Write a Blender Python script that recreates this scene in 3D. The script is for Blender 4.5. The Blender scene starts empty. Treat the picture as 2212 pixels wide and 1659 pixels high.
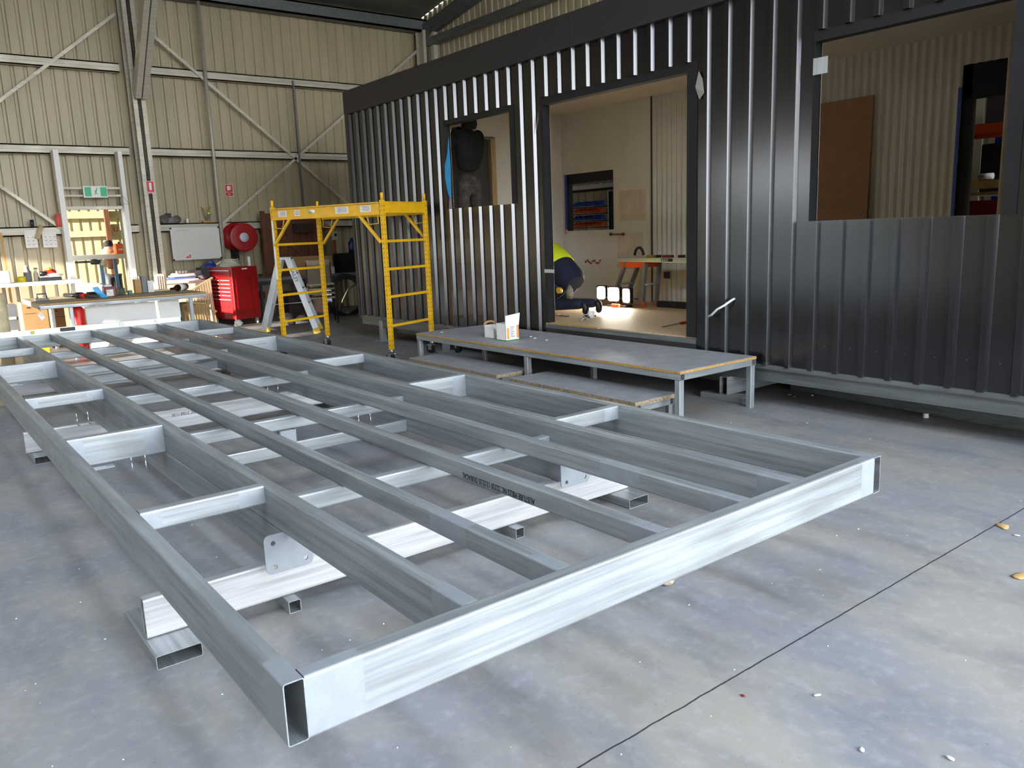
import bpy, bmesh, math, random
from mathutils import Vector, Matrix, Euler, Quaternion
random.seed(7)
SC = bpy.context.scene
COL = SC.collection
PI = math.pi

# ---------------------------------------------------------------- camera
CAM = Vector((-0.544508, -1.554065, 1.433069))
RM = Matrix(((0.7885275, 0.1441276, -0.5978725), (-0.6138658, 0.1254544, -0.7793779), (-0.0373241, 0.9815745, 0.1873993)))
FPX = 1734.645
cd = bpy.data.cameras.new('camera'); cam = bpy.data.objects.new('camera', cd); COL.objects.link(cam)
cd.sensor_width = 36; cd.sensor_fit = 'HORIZONTAL'; cd.lens = FPX / 2212 * 36; cd.clip_start = .05; cd.clip_end = 300
cam.matrix_world = Matrix.Translation(CAM) @ RM.to_4x4()
SC.camera = cam

# ---------------------------------------------------------------- world, sun, exposure
SC.view_settings.view_transform = 'Standard'; SC.view_settings.look = 'None'
SC.view_settings.gamma = 1; SC.view_settings.use_curve_mapping = False
SC.view_settings.exposure = 4.05
wd = bpy.data.worlds.new('sky'); SC.world = wd; wd.use_nodes = True
nt = wd.node_tree; bg = nt.nodes['Background']
wtc = nt.nodes.new('ShaderNodeTexCoord'); wsp = nt.nodes.new('ShaderNodeSeparateXYZ'); wmr = nt.nodes.new('ShaderNodeMapRange')
wmx = nt.nodes.new('ShaderNodeMix'); wmx.data_type = 'RGBA'
nt.links.new(wtc.outputs['Generated'], wsp.inputs[0]); nt.links.new(wsp.outputs['Z'], wmr.inputs[0])
wmr.inputs[1].default_value = 0.0; wmr.inputs[2].default_value = .6
nt.links.new(wmr.outputs[0], wmx.inputs[0])
wmx.inputs[6].default_value = (.93, .96, 1.0, 1); wmx.inputs[7].default_value = (.72, .84, 1.0, 1)
nt.links.new(wmx.outputs[2], bg.inputs[0]); bg.inputs[1].default_value = 1.0
SC.cycles.max_bounces = 7; SC.cycles.diffuse_bounces = 5; SC.cycles.glossy_bounces = 4
SC.cycles.use_denoising = True; SC.cycles.sample_clamp_indirect = 6; SC.cycles.caustics_reflective = False
def lamp(name, kind, loc, d, **k):
    l = bpy.data.lights.new(name, kind); o = bpy.data.objects.new(name, l); COL.objects.link(o)
    o.location = loc; o.rotation_euler = Vector(d).to_track_quat('-Z', 'Y').to_euler()
    for a, b in k.items(): setattr(l, a, b)
    return o
def portal(name, loc, d, sx, sy):
    o = lamp(name, 'AREA', loc, d, shape='RECTANGLE', size=sx, size_y=sy); o.data.cycles.is_portal = True; return o
# low afternoon sun through the side door; portals steer sky sampling to the shell openings
sun = lamp('sun', 'SUN', (-20, 0, 8), (.965, .18, -.155), energy=1.7, angle=.012, color=(1.0, .93, .84))
portal('portal_front_door', (3.5, -6.97, 2.85), (0, 1, 0), 10, 5.7)
portal('portal_side_door', (-8.97, 10.3, 1.35), (1, 0, 0), 5.8, 2.7)
portal('portal_skylight', (1.0, -1.0, 7.9), (0, 0, -1), 1.1, 4.6); portal('portal_added_opening', (-3.5, 2.1, 7.9), (0, 0, -1), 1.6, 5.2)  # the second roof opening is added to brighten the floor at the left

# ---------------------------------------------------------------- materials
def lin(c):
    c = c / 255
    return c / 12.92 if c <= .04045 else ((c + .055) / 1.055) ** 2.4
def rgb(r, g, b): return (lin(r), lin(g), lin(b), 1)
MC = {}
def mat(name, col, rough=.6, metal=0, noise=0, nscale=8, emis=0, alpha=None, stretch=None, bump=0, col2=None, spec=.5, trans=0):
    if name in MC: return MC[name]
    m = bpy.data.materials.new(name); m.use_nodes = True; n = m.node_tree.nodes; L = m.node_tree.links
    p = n['Principled BSDF']; p.inputs['Base Color'].default_value = col; p.inputs['Roughness'].default_value = rough
    p.inputs['Metallic'].default_value = metal; p.inputs['Specular IOR Level'].default_value = spec
    if trans: p.inputs['Transmission Weight'].default_value = trans
    if emis: p.inputs['Emission Color'].default_value = col; p.inputs['Emission Strength'].default_value = emis
    if noise or bump or True:
        tc = n.new('ShaderNodeTexCoord'); mp = n.new('ShaderNodeMapping'); nz = n.new('ShaderNodeTexNoise')
        L.new(tc.outputs['Object'], mp.inputs[0]); L.new(mp.outputs[0], nz.inputs[0])
        nz.inputs['Scale'].default_value = nscale; nz.inputs['Detail'].default_value = 5; nz.inputs['Roughness'].default_value = .65
        if stretch: mp.inputs['Scale'].default_value = stretch
        mx = n.new('ShaderNodeMix'); mx.data_type = 'RGBA'
        k = noise or .06
        c2 = col2 or tuple(max(0, c * (1 - k * 2)) for c in col[:3]) + (1,)
        c1 = col if col2 else tuple(min(1, c * (1 + k)) for c in col[:3]) + (1,)
        mx.inputs[6].default_value = c1; mx.inputs[7].default_value = c2
        mr = n.new('ShaderNodeMapRange'); mr.inputs[1].default_value = .35; mr.inputs[2].default_value = .68
        L.new(nz.outputs[0], mr.inputs[0]); L.new(mr.outputs[0], mx.inputs[0]); L.new(mx.outputs[2], p.inputs['Base Color'])
        if bump:
            b = n.new('ShaderNodeBump'); b.inputs['Strength'].default_value = bump; b.inputs['Distance'].default_value = .002
            L.new(nz.outputs[0], b.inputs['Height']); L.new(b.outputs[0], p.inputs['Normal'])
    MC[name] = m; return m
def galv(name, axis, col=(158, 163, 164), rough=.42, metal=.5, k=.16):
    """galvanised tube: streaks drawn along its length, fine spangle, patchy roughness"""
    st = [26, 26, 26]; st[axis] = .9
    m = mat(name, rgb(*col), rough, metal, noise=k, nscale=1.6, stretch=tuple(st))
    n = m.node_tree.nodes; L = m.node_tree.links; p = n['Principled BSDF']
    tc = n.new('ShaderNodeTexCoord'); nz = n.new('ShaderNodeTexNoise'); nz.inputs['Scale'].default_value = 3.2; nz.inputs['Detail'].default_value = 6
    L.new(tc.outputs['Object'], nz.inputs[0])
    mr = n.new('ShaderNodeMapRange'); mr.inputs[1].default_value = .3; mr.inputs[2].default_value = .7
    mr.inputs[3].default_value = rough - .1; mr.inputs[4].default_value = rough + .14
    L.new(nz.outputs[0], mr.inputs[0]); L.new(mr.outputs[0], p.inputs['Roughness'])
    return m
GX = galv('galvanised_x', 0); GY = galv('galvanised_y', 1); GZ = galv('galvanised_z', 2)
GD = galv('galvanised_dull', 1, (118, 122, 122), .5, .6)
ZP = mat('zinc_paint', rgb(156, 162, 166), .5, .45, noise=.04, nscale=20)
GUT = galv('galvanised_girt', 0, (196, 190, 172), .5, .35, .1)
CREAM = mat('cream_sheet', rgb(180, 167, 136), .42, 0, noise=.06, nscale=1.2, stretch=(3, 3, .4))
CREAM2 = mat('cream_sheet_out', rgb(205, 198, 160), .5, 0, noise=.05, nscale=2)
ROOFM = mat('roof_sheet', rgb(120, 118, 108), .55, .1, noise=.1, nscale=2)
DARK = mat('charcoal_sheet', rgb(26, 25, 26), .2, 0, noise=.04, nscale=3, stretch=(3, 3, .3), spec=.8)
FASC = mat('charcoal_fascia', rgb(44, 41, 40), .5, 0, noise=.03, nscale=3)
WRAP = mat('black_membrane', rgb(14, 14, 15), .6, 0, noise=.3, nscale=7, bump=.6)
PLAS = mat('plasterboard', rgb(212, 206, 194), .8, 0, noise=.035, nscale=2)
ORB = mat('mini_orb', rgb(205, 200, 186), .45, 0, noise=.03, nscale=3)
PFLOOR = mat('particle_floor', rgb(196, 168, 130), .6, 0, noise=.1, nscale=30)
CHIP = mat('chipboard_top', rgb(150, 150, 152), .55, 0, noise=.1, nscale=7)
CHIPE = mat('chipboard_edge', rgb(178, 140, 78), .8, 0, noise=.2, nscale=60)
CHIPR = mat('raw_chipboard_edge', rgb(150, 132, 104), .9, 0, noise=.3, nscale=50)
YEL = mat('yellow_paint', rgb(232, 178, 24), .42, 0, noise=.07, nscale=9)
RED = mat('red_paint', rgb(158, 22, 24), .35, 0, noise=.04, nscale=4)
REDB = mat('bright_red', rgb(214, 40, 30), .4, 0, noise=.04)
ALU = galv('aluminium', 2, (205, 208, 210), .38, .75, .06)
ALUX = galv('aluminium_bar', 0, (215, 215, 212), .35, .7, .05)
WHITE = mat('white_paint', rgb(235, 234, 228), .5, 0, noise=.02)
WBRD = mat('whiteboard_face', rgb(228, 224, 218), .2, 0, noise=.01)
PAPER = mat('paper', rgb(240, 236, 230), .8)
CARD = mat('cardboard', rgb(186, 146, 96), .8, 0, noise=.06, nscale=6)
TIM = mat('brown_timber', rgb(108, 66, 40), .7, 0, noise=.25, nscale=6, stretch=(8, 8, .8))
PINE = mat('pine', rgb(196, 152, 90), .65, 0, noise=.15, nscale=5, stretch=(8, 8, .8))
STUD = mat('stud_timber', rgb(176, 150, 108), .7, 0, noise=.15, nscale=5, stretch=(8, 8, .8))
CANE = mat('cane', rgb(214, 176, 112), .6, 0, noise=.1, nscale=20)
BLK = mat('black_plastic', rgb(26, 26, 28), .45)
BLKM = mat('black_matte', rgb(18, 18, 20), .8)
GRYP = mat('grey_plastic', rgb(120, 122, 124), .5)
DGRY = mat('dark_grey', rgb(62, 62, 62), .6)
BEIGE = mat('beige_plastic', rgb(205, 196, 178), .5)
BLUE = mat('blue_plastic', rgb(30, 70, 170), .45)
LBLUE = mat('light_blue_film', rgb(40, 165, 225), .4)
SBLUE = mat('steel_blue', rgb(96, 140, 188), .45)
NAVY = mat('navy_cloth', rgb(26, 30, 52), .9, noise=.15)
JEAN = mat('denim', rgb(34, 44, 70), .9, noise=.2, nscale=25)
HOOD = mat('black_hoodie', rgb(16, 15, 15), .95, noise=.2, nscale=12)
TROU = mat('paint_marked_trousers', rgb(40, 37, 34), .9, noise=.2, nscale=14, col2=rgb(78, 74, 70))
HIVY = mat('hi_vis_yellow', rgb(214, 226, 30), .7)
HIVO = mat('hi_vis_orange', rgb(240, 110, 20), .7)
SKIN = mat('skin', rgb(198, 140, 112), .5, noise=.05)
HAIR = mat('hair', rgb(44, 34, 28), .8)
ORNG = mat('orange_plastic', rgb(226, 84, 30), .45)
GRN = mat('green_plastic', rgb(40, 170, 60), .4)
GSIGN = mat('exit_green', rgb(0, 178, 120), .4)
RSIGN = mat('sign_red', rgb(205, 30, 36), .4)
CHROME = mat('chrome', rgb(200, 200, 200), .2, .9)
RUB = mat('rubber', rgb(24, 24, 24), .7)
FILM = mat('clear_wrap', rgb(205, 200, 180), .2, 0, noise=.15, nscale=30, spec=.8)
LAMPM = mat('flood_light_lens', (1.0, .93, .78, 1), .4, emis=6.5)
INK = mat('print_ink', rgb(22, 24, 26), .7)
MAROON = mat('maroon_plastic', rgb(110, 22, 36), .4)
LGRN = mat('leaf_green', rgb(90, 140, 60), .5)
CONC_OUT = mat('outdoor_concrete', rgb(118, 116, 110), .8)

def concrete():
    m = bpy.data.materials.new('concrete_floor'); m.use_nodes = True; n = m.node_tree.nodes; L = m.node_tree.links; p = n['Principled BSDF']
    tc = n.new('ShaderNodeTexCoord')
    def noise(sc, det, st=(1, 1, 1)):
        mp = n.new('ShaderNodeMapping'); mp.inputs['Scale'].default_value = st; L.new(tc.outputs['Object'], mp.inputs[0])
        z = n.new('ShaderNodeTexNoise'); z.inputs['Scale'].default_value = sc; z.inputs['Detail'].default_value = det; z.inputs['Roughness'].default_value = .6
        L.new(mp.outputs[0], z.inputs[0]); return z.outputs[0]
    def rng(s, a, b, c, d):
        r = n.new('ShaderNodeMapRange'); L.new(s, r.inputs[0])
        for i, v in enumerate((a, b, c, d)): r.inputs[i + 1].default_value = v
        return r.outputs[0]
    def mix(f, a, b, t='MIX'):
        x = n.new('ShaderNodeMix'); x.data_type = 'RGBA'; x.blend_type = t
        if isinstance(f, float): x.inputs[0].default_value = f
        else: L.new(f, x.inputs[0])
        for i, v in ((6, a), (7, b)):
            if isinstance(v, tuple): x.inputs[i].default_value = v
            else: L.new(v, x.inputs[i])
        return x.outputs[2]
    c = mix(rng(noise(1.3, 6, (1, .7, 1)), .42, .6, 0, 1), rgb(134, 134, 138), rgb(152, 147, 139))
    c = mix(rng(noise(2.2, 8, (1.8, .7, 1)), .48, .7, 0, .62), c, rgb(100, 103, 110))
    c = mix(rng(noise(19, 7), .5, .78, 0, .45), c, rgb(172, 172, 174))
    c = mix(rng(noise(60, 3), .66, .74, 0, .6), c, rgb(92, 92, 94))
    # saw-cut control joint across the slab at y = -0.1
    sp = n.new('ShaderNodeSeparateXYZ'); L.new(tc.outputs['Object'], sp.inputs[0])
    w = n.new('ShaderNodeMath'); w.operation = 'MULTIPLY_ADD'; L.new(noise(9, 4), w.inputs[0]); w.inputs[1].default_value = .012
    L.new(sp.outputs['Y'], w.inputs[2])
    a = n.new('ShaderNodeMath'); a.operation = 'ADD'; L.new(w.outputs[0], a.inputs[0]); a.inputs[1].default_value = .094
    b = n.new('ShaderNodeMath'); b.operation = 'ABSOLUTE'; L.new(a.outputs[0], b.inputs[0])
    c = mix(rng(b.outputs[0], .0022, .0036, 1, 0), c, rgb(48, 46, 46))
    L.new(c, p.inputs['Base Color'])
    L.new(rng(noise(3, 5), .3, .7, .42, .62), p.inputs['Roughness'])
    bp = n.new('ShaderNodeBump'); bp.inputs['Strength'].default_value = .25; bp.inputs['Distance'].default_value = .003
    L.new(noise(40, 5), bp.inputs['Height']); L.new(bp.outputs[0], p.inputs['Normal'])
    p.inputs['Specular IOR Level'].default_value = .45
    return m
CONC = concrete()

# ---------------------------------------------------------------- builders
WM = {}
def wm(o): return WM.get(o.name, Matrix.Identity(4)) if o else Matrix.Identity(4)
def tag(o, label=None, cat=None, group=None, kind=None):
    if label: o['label'] = label
    if cat: o['category'] = cat
    if group: o['group'] = group
    if kind: o['kind'] = kind
    return o
def thing(name, label, cat, loc=(0, 0, 0), rz=0, group=None, kind=None):
    o = bpy.data.objects.new(name, None); COL.objects.link(o); o.empty_display_size = .1
    o.location = loc; o.rotation_euler = (0, 0, rz)
    WM[o.name] = Matrix.Translation(loc) @ Matrix.Rotation(rz, 4, 'Z')
    return tag(o, label, cat, group, kind)
class MB:
    def __init__(s): s.v = []; s.f = []; s.m = []; s.sm = []
    def add(s, vs, fs, mi=0, smooth=False, M=None):
        k = len(s.v); s.v += [tuple(M @ Vector(p)) if M else tuple(p) for p in vs]
        for f in fs: s.f.append(tuple(i + k for i in f)); s.m.append(mi); s.sm.append(smooth)
        return s
    def box(s, a, b, mi=0, M=None):
        x0, y0, z0 = (min(a[i], b[i]) for i in range(3)); x1, y1, z1 = (max(a[i], b[i]) for i in range(3))
        return s.add([(x0, y0, z0), (x1, y0, z0), (x1, y1, z0), (x0, y1, z0), (x0, y0, z1), (x1, y0, z1), (x1, y1, z1), (x0, y1, z1)],
                     [(0, 3, 2, 1), (4, 5, 6, 7), (0, 1, 5, 4), (1, 2, 6, 5), (2, 3, 7, 6), (3, 0, 4, 7)], mi, False, M)
    def bar(s, p0, p1, w, h, mi=0, up=(0, 0, 1)):
        """solid rectangular bar between two points"""
        p0, p1 = Vector(p0), Vector(p1); d = (p1 - p0); l = d.length; d.normalize(); up = Vector(up)
        if abs(d.dot(up)) > .98: up = Vector((1, 0, 0))
        u = d.cross(up).normalized(); v = u.cross(d).normalized()
        M = Matrix((u, v, d)).transposed().to_4x4(); M.translation = p0
        return s.box((-w / 2, -h / 2, 0), (w / 2, h / 2, l), mi, M)
    def sweep(s, prof, p0, p1, up=(0, 0, 1), mi=0, inner=None, cuts=None, smooth=False, caps=True):
        """profile (u sideways, v up) swept from p0 to p1; inner gives a hollow section; cuts = [(t, mi), ...]"""
        p0, p1 = Vector(p0), Vector(p1); d = (p1 - p0); l = d.length; d.normalize(); up = Vector(up)
        if abs(d.dot(up)) > .98: up = Vector((0, 1, 0))
        u = d.cross(up).normalized(); v = u.cross(d).normalized()
        cuts = cuts or [(l, mi)]
        n = len(prof); ts = [0] + [c[0] for c in cuts]
        P = lambda q, t: tuple(p0 + u * q[0] + v * q[1] + d * t)
        vs = [P(q, t) for t in ts for q in prof]; k = len(s.v); s.v += vs
        for j, (t, m_) in enumerate(cuts):
            for i in range(n):
                a = k + j * n + i; b = k + j * n + (i + 1) % n
                s.f.append((a, b, b + n, a + n)); s.m.append(m_); s.sm.append(smooth)
        last = k + len(cuts) * n
        if inner:
            k2 = len(s.v); s.v += [P(q, 0) for q in inner] + [P(q, l) for q in inner]
            for i in range(n):
                j = (i + 1) % n
                s.f.append((k2 + j, k2 + i, k2 + n + i, k2 + n + j)); s.m.append(mi); s.sm.append(False)
                s.f.append((k + j, k + i, k2 + i, k2 + j)); s.m.append(mi); s.sm.append(False)
                s.f.append((last + i, last + j, k2 + n + j, k2 + n + i)); s.m.append(mi); s.sm.append(False)
        elif caps:
            s.f.append(tuple(range(k + n - 1, k - 1, -1))); s.m.append(mi); s.sm.append(False)
            s.f.append(tuple(range(last, last + n))); s.m.append(mi); s.sm.append(False)
        return s
    def rhs(s, p0, p1, w, h, t=.003, r=.007, up=(0, 0, 1), mi=0, cuts=None):
        def rr(w, h, r, n=3):
            o = []
            for cx, cy, a0 in ((w / 2 - r, h / 2 - r, 0), (-w / 2 + r, h / 2 - r, 90), (-w / 2 + r, -h / 2 + r, 180), (w / 2 - r, -h / 2 + r, 270)):
                for i in range(n + 1):
                    a = math.radians(a0 + 90 * i / n); o.append((cx + r * math.cos(a), cy + r * math.sin(a)))
            return o[::1]
        return s.sweep(rr(w, h, r), p0, p1, up, mi, rr(w - 2 * t, h - 2 * t, max(.001, r - t)), cuts)
    def cyl(s, p0, p1, r, n=12, mi=0, r2=None, smooth=True):
        p0, p1 = Vector(p0), Vector(p1); d = (p1 - p0).normalized(); a = Vector((0, 0, 1)) if abs(d.z) < .9 else Vector((1, 0, 0))
        u = d.cross(a).normalized(); v = d.cross(u); r2 = r if r2 is None else r2; k = len(s.v)
        for p, q in ((p0, r), (p1, r2)):
            s.v += [tuple(p + u * q * math.cos(2 * PI * i / n) + v * q * math.sin(2 * PI * i / n)) for i in range(n)]
        for i in range(n):
            j = (i + 1) % n; s.f.append((k + i, k + j, k + n + j, k + n + i)); s.m.append(mi); s.sm.append(smooth)
        s.f.append(tuple(k + i for i in range(n - 1, -1, -1))); s.f.append(tuple(k + n + i for i in range(n))); s.m += [mi, mi]; s.sm += [False, False]
        return s
    def tube(s, pts, r, n=8, mi=0, closed=False):
        pts = [Vector(p) for p in pts]; k = len(s.v); N = len(pts); pu = None
        for i, p in enumerate(pts):
            a = pts[(i - 1) % N] if (i or closed) else p; b = pts[(i + 1) % N] if (i < N - 1 or closed) else p
            d = (b - a).normalized()
            if pu is None: pu = d.cross(Vector((0, 0, 1)) if abs(d.z) < .9 else Vector((1, 0, 0))).normalized()
            pu = (pu - d * pu.dot(d)).normalized(); v = d.cross(pu); q = r[i] if isinstance(r, (list, tuple)) else r
            s.v += [tuple(p + pu * q * math.cos(2 * PI * j / n) + v * q * math.sin(2 * PI * j / n)) for j in range(n)]
        for i in range(N if closed else N - 1):
            for j in range(n):
                a = k + i * n + j; b = k + i * n + (j + 1) % n; c = k + ((i + 1) % N) * n + (j + 1) % n; e = k + ((i + 1) % N) * n + j
                s.f.append((a, b, c, e)); s.m.append(mi); s.sm.append(True)
        if not closed:
            s.f.append(tuple(k + j for j in range(n - 1, -1, -1))); s.f.append(tuple(k + (N - 1) * n + j for j in range(n))); s.m += [mi, mi]; s.sm += [False, False]
        return s
    def prism(s, poly, a, b, axis=2, mi=0, M=None):
        """poly in the two other axes, extruded from a to b along axis"""
        n = len(poly)
        def P(q, t):
            c = list(q); c.insert(axis, t); return tuple(c)
        return s.add([P(q, a) for q in poly] + [P(q, b) for q in poly],
                     [tuple(range(n - 1, -1, -1)), tuple(range(n, 2 * n))] + [(i, (i + 1) % n, n + (i + 1) % n, n + i) for i in range(n)], mi, False, M)
    def lathe(s, prof, c, n=20, mi=0, M=None):
        k = []; vs = []
        for r, z in prof: vs += [(r * math.cos(2 * PI * i / n), r * math.sin(2 * PI * i / n), z) for i in range(n)]
        fs = [(j * n + i, j * n + (i + 1) % n, (j + 1) * n + (i + 1) % n, (j + 1) * n + i) for j in range(len(prof) - 1) for i in range(n)]
        fs += [tuple(range(n - 1, -1, -1)), tuple((len(prof) - 1) * n + i for i in range(n))]
        T = Matrix.Translation(c) @ (M or Matrix.Identity(4))
        return s.add(vs, fs, mi, True, T)
    def blob(s, c, rx, ry, rz, seed=0, amp=.15, n=10, mi=0, M=None):
        rnd = random.Random(seed); vs = [(0, 0, -1)]; m_ = n // 2
        for j in range(1, m_):
            t = PI * j / m_
            vs += [(math.sin(t) * math.cos(2 * PI * i / n), math.sin(t) * math.sin(2 * PI * i / n), -math.cos(t)) for i in range(n)]
        vs.append((0, 0, 1)); vs = [tuple(x * (1 + rnd.uniform(-amp, amp)) for x in v) for v in vs]
        fs = [(0, 1 + (i + 1) % n, 1 + i) for i in range(n)]
        for j in range(m_ - 2): fs += [(1 + j * n + i, 1 + j * n + (i + 1) % n, 1 + (j + 1) * n + (i + 1) % n, 1 + (j + 1) * n + i) for i in range(n)]
        b = 1 + (m_ - 2) * n; fs += [(b + i, b + (i + 1) % n, len(vs) - 1) for i in range(n)]
        return s.add(vs, fs, mi, True, Matrix.Translation(c) @ (M or Matrix.Identity(4)) @ Matrix.Diagonal((rx, ry, rz, 1)))
    def build(s, name, ms, parent=None, bev=0, world=True):
        me = bpy.data.meshes.new(name)
        W = wm(parent)
        vs = [tuple(W.inverted() @ Vector(p)) for p in s.v] if (world and parent) else s.v
        me.from_pydata(vs, [], s.f); me.update()
        for m_ in (ms if isinstance(ms, (list, tuple)) else [ms]): me.materials.append(m_)
        for p, a, b in zip(me.polygons, s.m, s.sm): p.material_index = a; p.use_smooth = b
        bm = bmesh.new(); bm.from_mesh(me); bmesh.ops.recalc_face_normals(bm, faces=bm.faces); bm.to_mesh(me); bm.free()
        o = bpy.data.objects.new(name, me); COL.objects.link(o)
        if parent: o.parent = parent; WM[o.name] = W.copy()
        if bev:
            b = o.modifiers.new('bevel', 'BEVEL'); b.width = bev; b.segments = 2; b.limit_method = 'ANGLE'
        return o
def struct(name, mb, m, label=None, bev=0):
    o = mb.build(name, m, None, bev); o['kind'] = 'structure'
    if label: o['label'] = label
    return o
def one(name, mb, m, label, cat, group=None, bev=0, kind=None): return tag(mb.build(name, m, None, bev), label, cat, group, kind)
def dup(root, loc, rz=None, label=None, group=None):
    def cp(o, par):
        c = o.copy(); COL.objects.link(c)
        if par: c.parent = par
        for ch in [q for q in o.children]: cp(ch, c)
        return c
    c = cp(root, None); c.location = loc
    if rz is not None: c.rotation_euler.z = rz
    if label: c['label'] = label
    if group: c['group'] = group
    return c
def text(name, s, size, M, m, parent, depth=.0006, xs=1, align='LEFT'):
    """lettering as a mesh, M maps the text plane (x right, y up, z out) to the world"""
    c = bpy.data.curves.new(name, 'FONT'); c.body = s; c.size = size; c.extrude = depth; c.align_x = align
    t = bpy.data.objects.new(name, c); COL.objects.link(t); bpy.context.view_layer.update()
    me = bpy.data.meshes.new_from_object(t.evaluated_get(bpy.context.evaluated_depsgraph_get()))
    COL.objects.unlink(t); bpy.data.objects.remove(t)
    W = wm(parent).inverted() @ M @ Matrix.Diagonal((xs, 1, 1, 1)); me.transform(W); me.materials.clear(); me.materials.append(m); me.name = name
    o = bpy.data.objects.new(name, me); COL.objects.link(o)
    if parent: o.parent = parent; WM[o.name] = wm(parent).copy()
    return o
def frame_m(o, x, y):
    """matrix with origin o, x axis x, y axis y"""
    x = Vector(x).normalized(); y = Vector(y).normalized(); z = x.cross(y)
    M = Matrix((x, y, z)).transposed().to_4x4(); M.translation = Vector(o); return M
def at(px, py, **k):
    """world point where the view ray of photo pixel (px, py) meets the plane x=, y= or z="""
    d = RM @ Vector(((px - 1106) / FPX, -(py - 829.5) / FPX, -1)); (a, v), = k.items(); i = 'xyz'.index(a)
    return CAM + d * ((v - CAM[i]) / d[i])
def plate(outline, holes, t, M, name, m, parent):
    """flat plate with real holes: outline polygon + circular holes (x, y, r), thickness t"""
    c = bpy.data.curves.new(name, 'CURVE'); c.dimensions = '2D'; c.fill_mode = 'BOTH'; c.extrude = t / 2
    rings = [outline] + [[(x + r * math.cos(2 * PI * i / 14), y + r * math.sin(2 * PI * i / 14)) for i in range(14)] for x, y, r in holes]
    for ring in rings:
        sp = c.splines.new('POLY'); sp.points.add(len(ring) - 1); sp.use_cyclic_u = True
        for i, q in enumerate(ring): sp.points[i].co = (q[0], q[1], 0, 1)
    t_ = bpy.data.objects.new(name, c); COL.objects.link(t_); bpy.context.view_layer.update()
    me = bpy.data.meshes.new_from_object(t_.evaluated_get(bpy.context.evaluated_depsgraph_get())); COL.objects.unlink(t_); bpy.data.objects.remove(t_)
    me.transform(wm(parent).inverted() @ M); me.materials.clear(); me.materials.append(m)
    o = bpy.data.objects.new(name, me); COL.objects.link(o); o.parent = parent; WM[o.name] = wm(parent).copy(); return o
def rround(x0, y0, x1, y1, r, n=4):
    o = []
    for cx, cy, a0 in ((x1 - r, y1 - r, 0), (x0 + r, y1 - r, 90), (x0 + r, y0 + r, 180), (x1 - r, y0 + r, 270)):
        for i in range(n + 1):
            a = math.radians(a0 + 90 * i / n); o.append((cx + r * math.cos(a), cy + r * math.sin(a)))
    return o
#@@SHELL

# ================================================================ the shed
YB = 14.0; XR = 9.3; XL = -9.0; YF = -7.0
struct('floor', MB().box((XL, YF, -.2), (XR, YB + .06, 0)), CONC, 'grey concrete slab with a saw-cut joint')
struct('floor_outside', MB().box((-40, -45, -.26), (40, YF, -.02)).box((-40, YF, -.26), (XL, 45, -.02)).box((XL, YB + .06, -.26), (40, 45, -.02)), CONC_OUT, 'pale concrete yard outside the shed')
def ribbed(u0, u1, z0, z1, holes, place, pitch=.19, dep=.03, top=None):
    """trapezoid sheet along u; place(u, d, z) -> world; holes = (ua, ub, za, zb)"""
    us = set([u0, u1]); k = math.ceil(u0 / pitch); prof = []
    def d_at(u):
        t = (u / pitch) % 1 * pitch
        a, b, c, e = .0, .014, .05, .064
        if t < a or t > e: return 0
        if t < b: return (t - a) / (b - a) * dep
        if t < c: return dep
        return (e - t) / (e - c) * dep
    for i in range(int((u1 - u0) / pitch) + 3):
        for q in (0, .014, .05, .064):
            u = (math.floor(u0 / pitch) + i) * pitch + q
            if u0 < u < u1: us.add(u)
    for h in holes: us.update((h[0], h[1]))
    us = sorted(us); mb = MB()
    for a, b in zip(us, us[1:]):
        if b - a < 1e-5: continue
        m = (a + b) / 2; t = top(m) if top else z1
        zs = [(z0, t)]
        for h in holes:
            if h[0] - 1e-6 <= m <= h[1] + 1e-6:
                nz = []
                for p, q in zs:
                    if h[2] > p: nz.append((p, min(q, h[2])))
                    if h[3] < q: nz.append((max(p, h[3]), q))
                zs = nz
        e = 1e-5
        for p, q in zs:
            if q - p > 1e-4:
                da, db = d_at(a + e), d_at(b - e)
                mb.add([place(a, da, p), place(b, db, p), place(b, db, q), place(a, da, q)], [(0, 1, 2, 3)])
    return mb
SCREEN = mat('screen_sheet', rgb(92, 94, 88), .6)
struct('wall_glare_screen', ribbed(-4, 34, 0, 2.75, [], lambda u, d, z: (-16 - d, u, z)), SCREEN, 'unseen ribbed screen added outside the side door to cut glare')  # added out of view, blocks low sky that would glare on the cabin sheeting
EAVE = 5.95
roofz = lambda y: EAVE + .16 * (YB - y) if y > 2 else EAVE + .16 * 12 - .16 * (2 - y)
struct('wall_back', ribbed(XL, XR, 0, EAVE + .03, [(1.99, 2.87, -1, 2.06)], lambda u, d, z: (u, YB + d, z)), CREAM, 'cream ribbed steel wall behind the girts')
struct('wall_right', ribbed(YF, YB, 0, 9, [], lambda u, d, z: (XR + d, u, z), top=lambda u: roofz(u)), CREAM, 'cream ribbed steel gable wall behind the cabin')
struct('wall_left', ribbed(YF, YB, 0, 9, [(7.4, 9.0, -1, 2.15), (9.0, 13.2, -1, 2.9)], lambda u, d, z: (XL - d, u, z), top=lambda u: roofz(u)), CREAM, 'left gable wall with an open roller door')
struct('wall_front', ribbed(XL, XR, 0, roofz(YF), [(-1.5, 8.5, -1, 5.7)], lambda u, d, z: (u, YF - d, z)), CREAM, 'front wall with a wide open roller door')
mb = MB()
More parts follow.
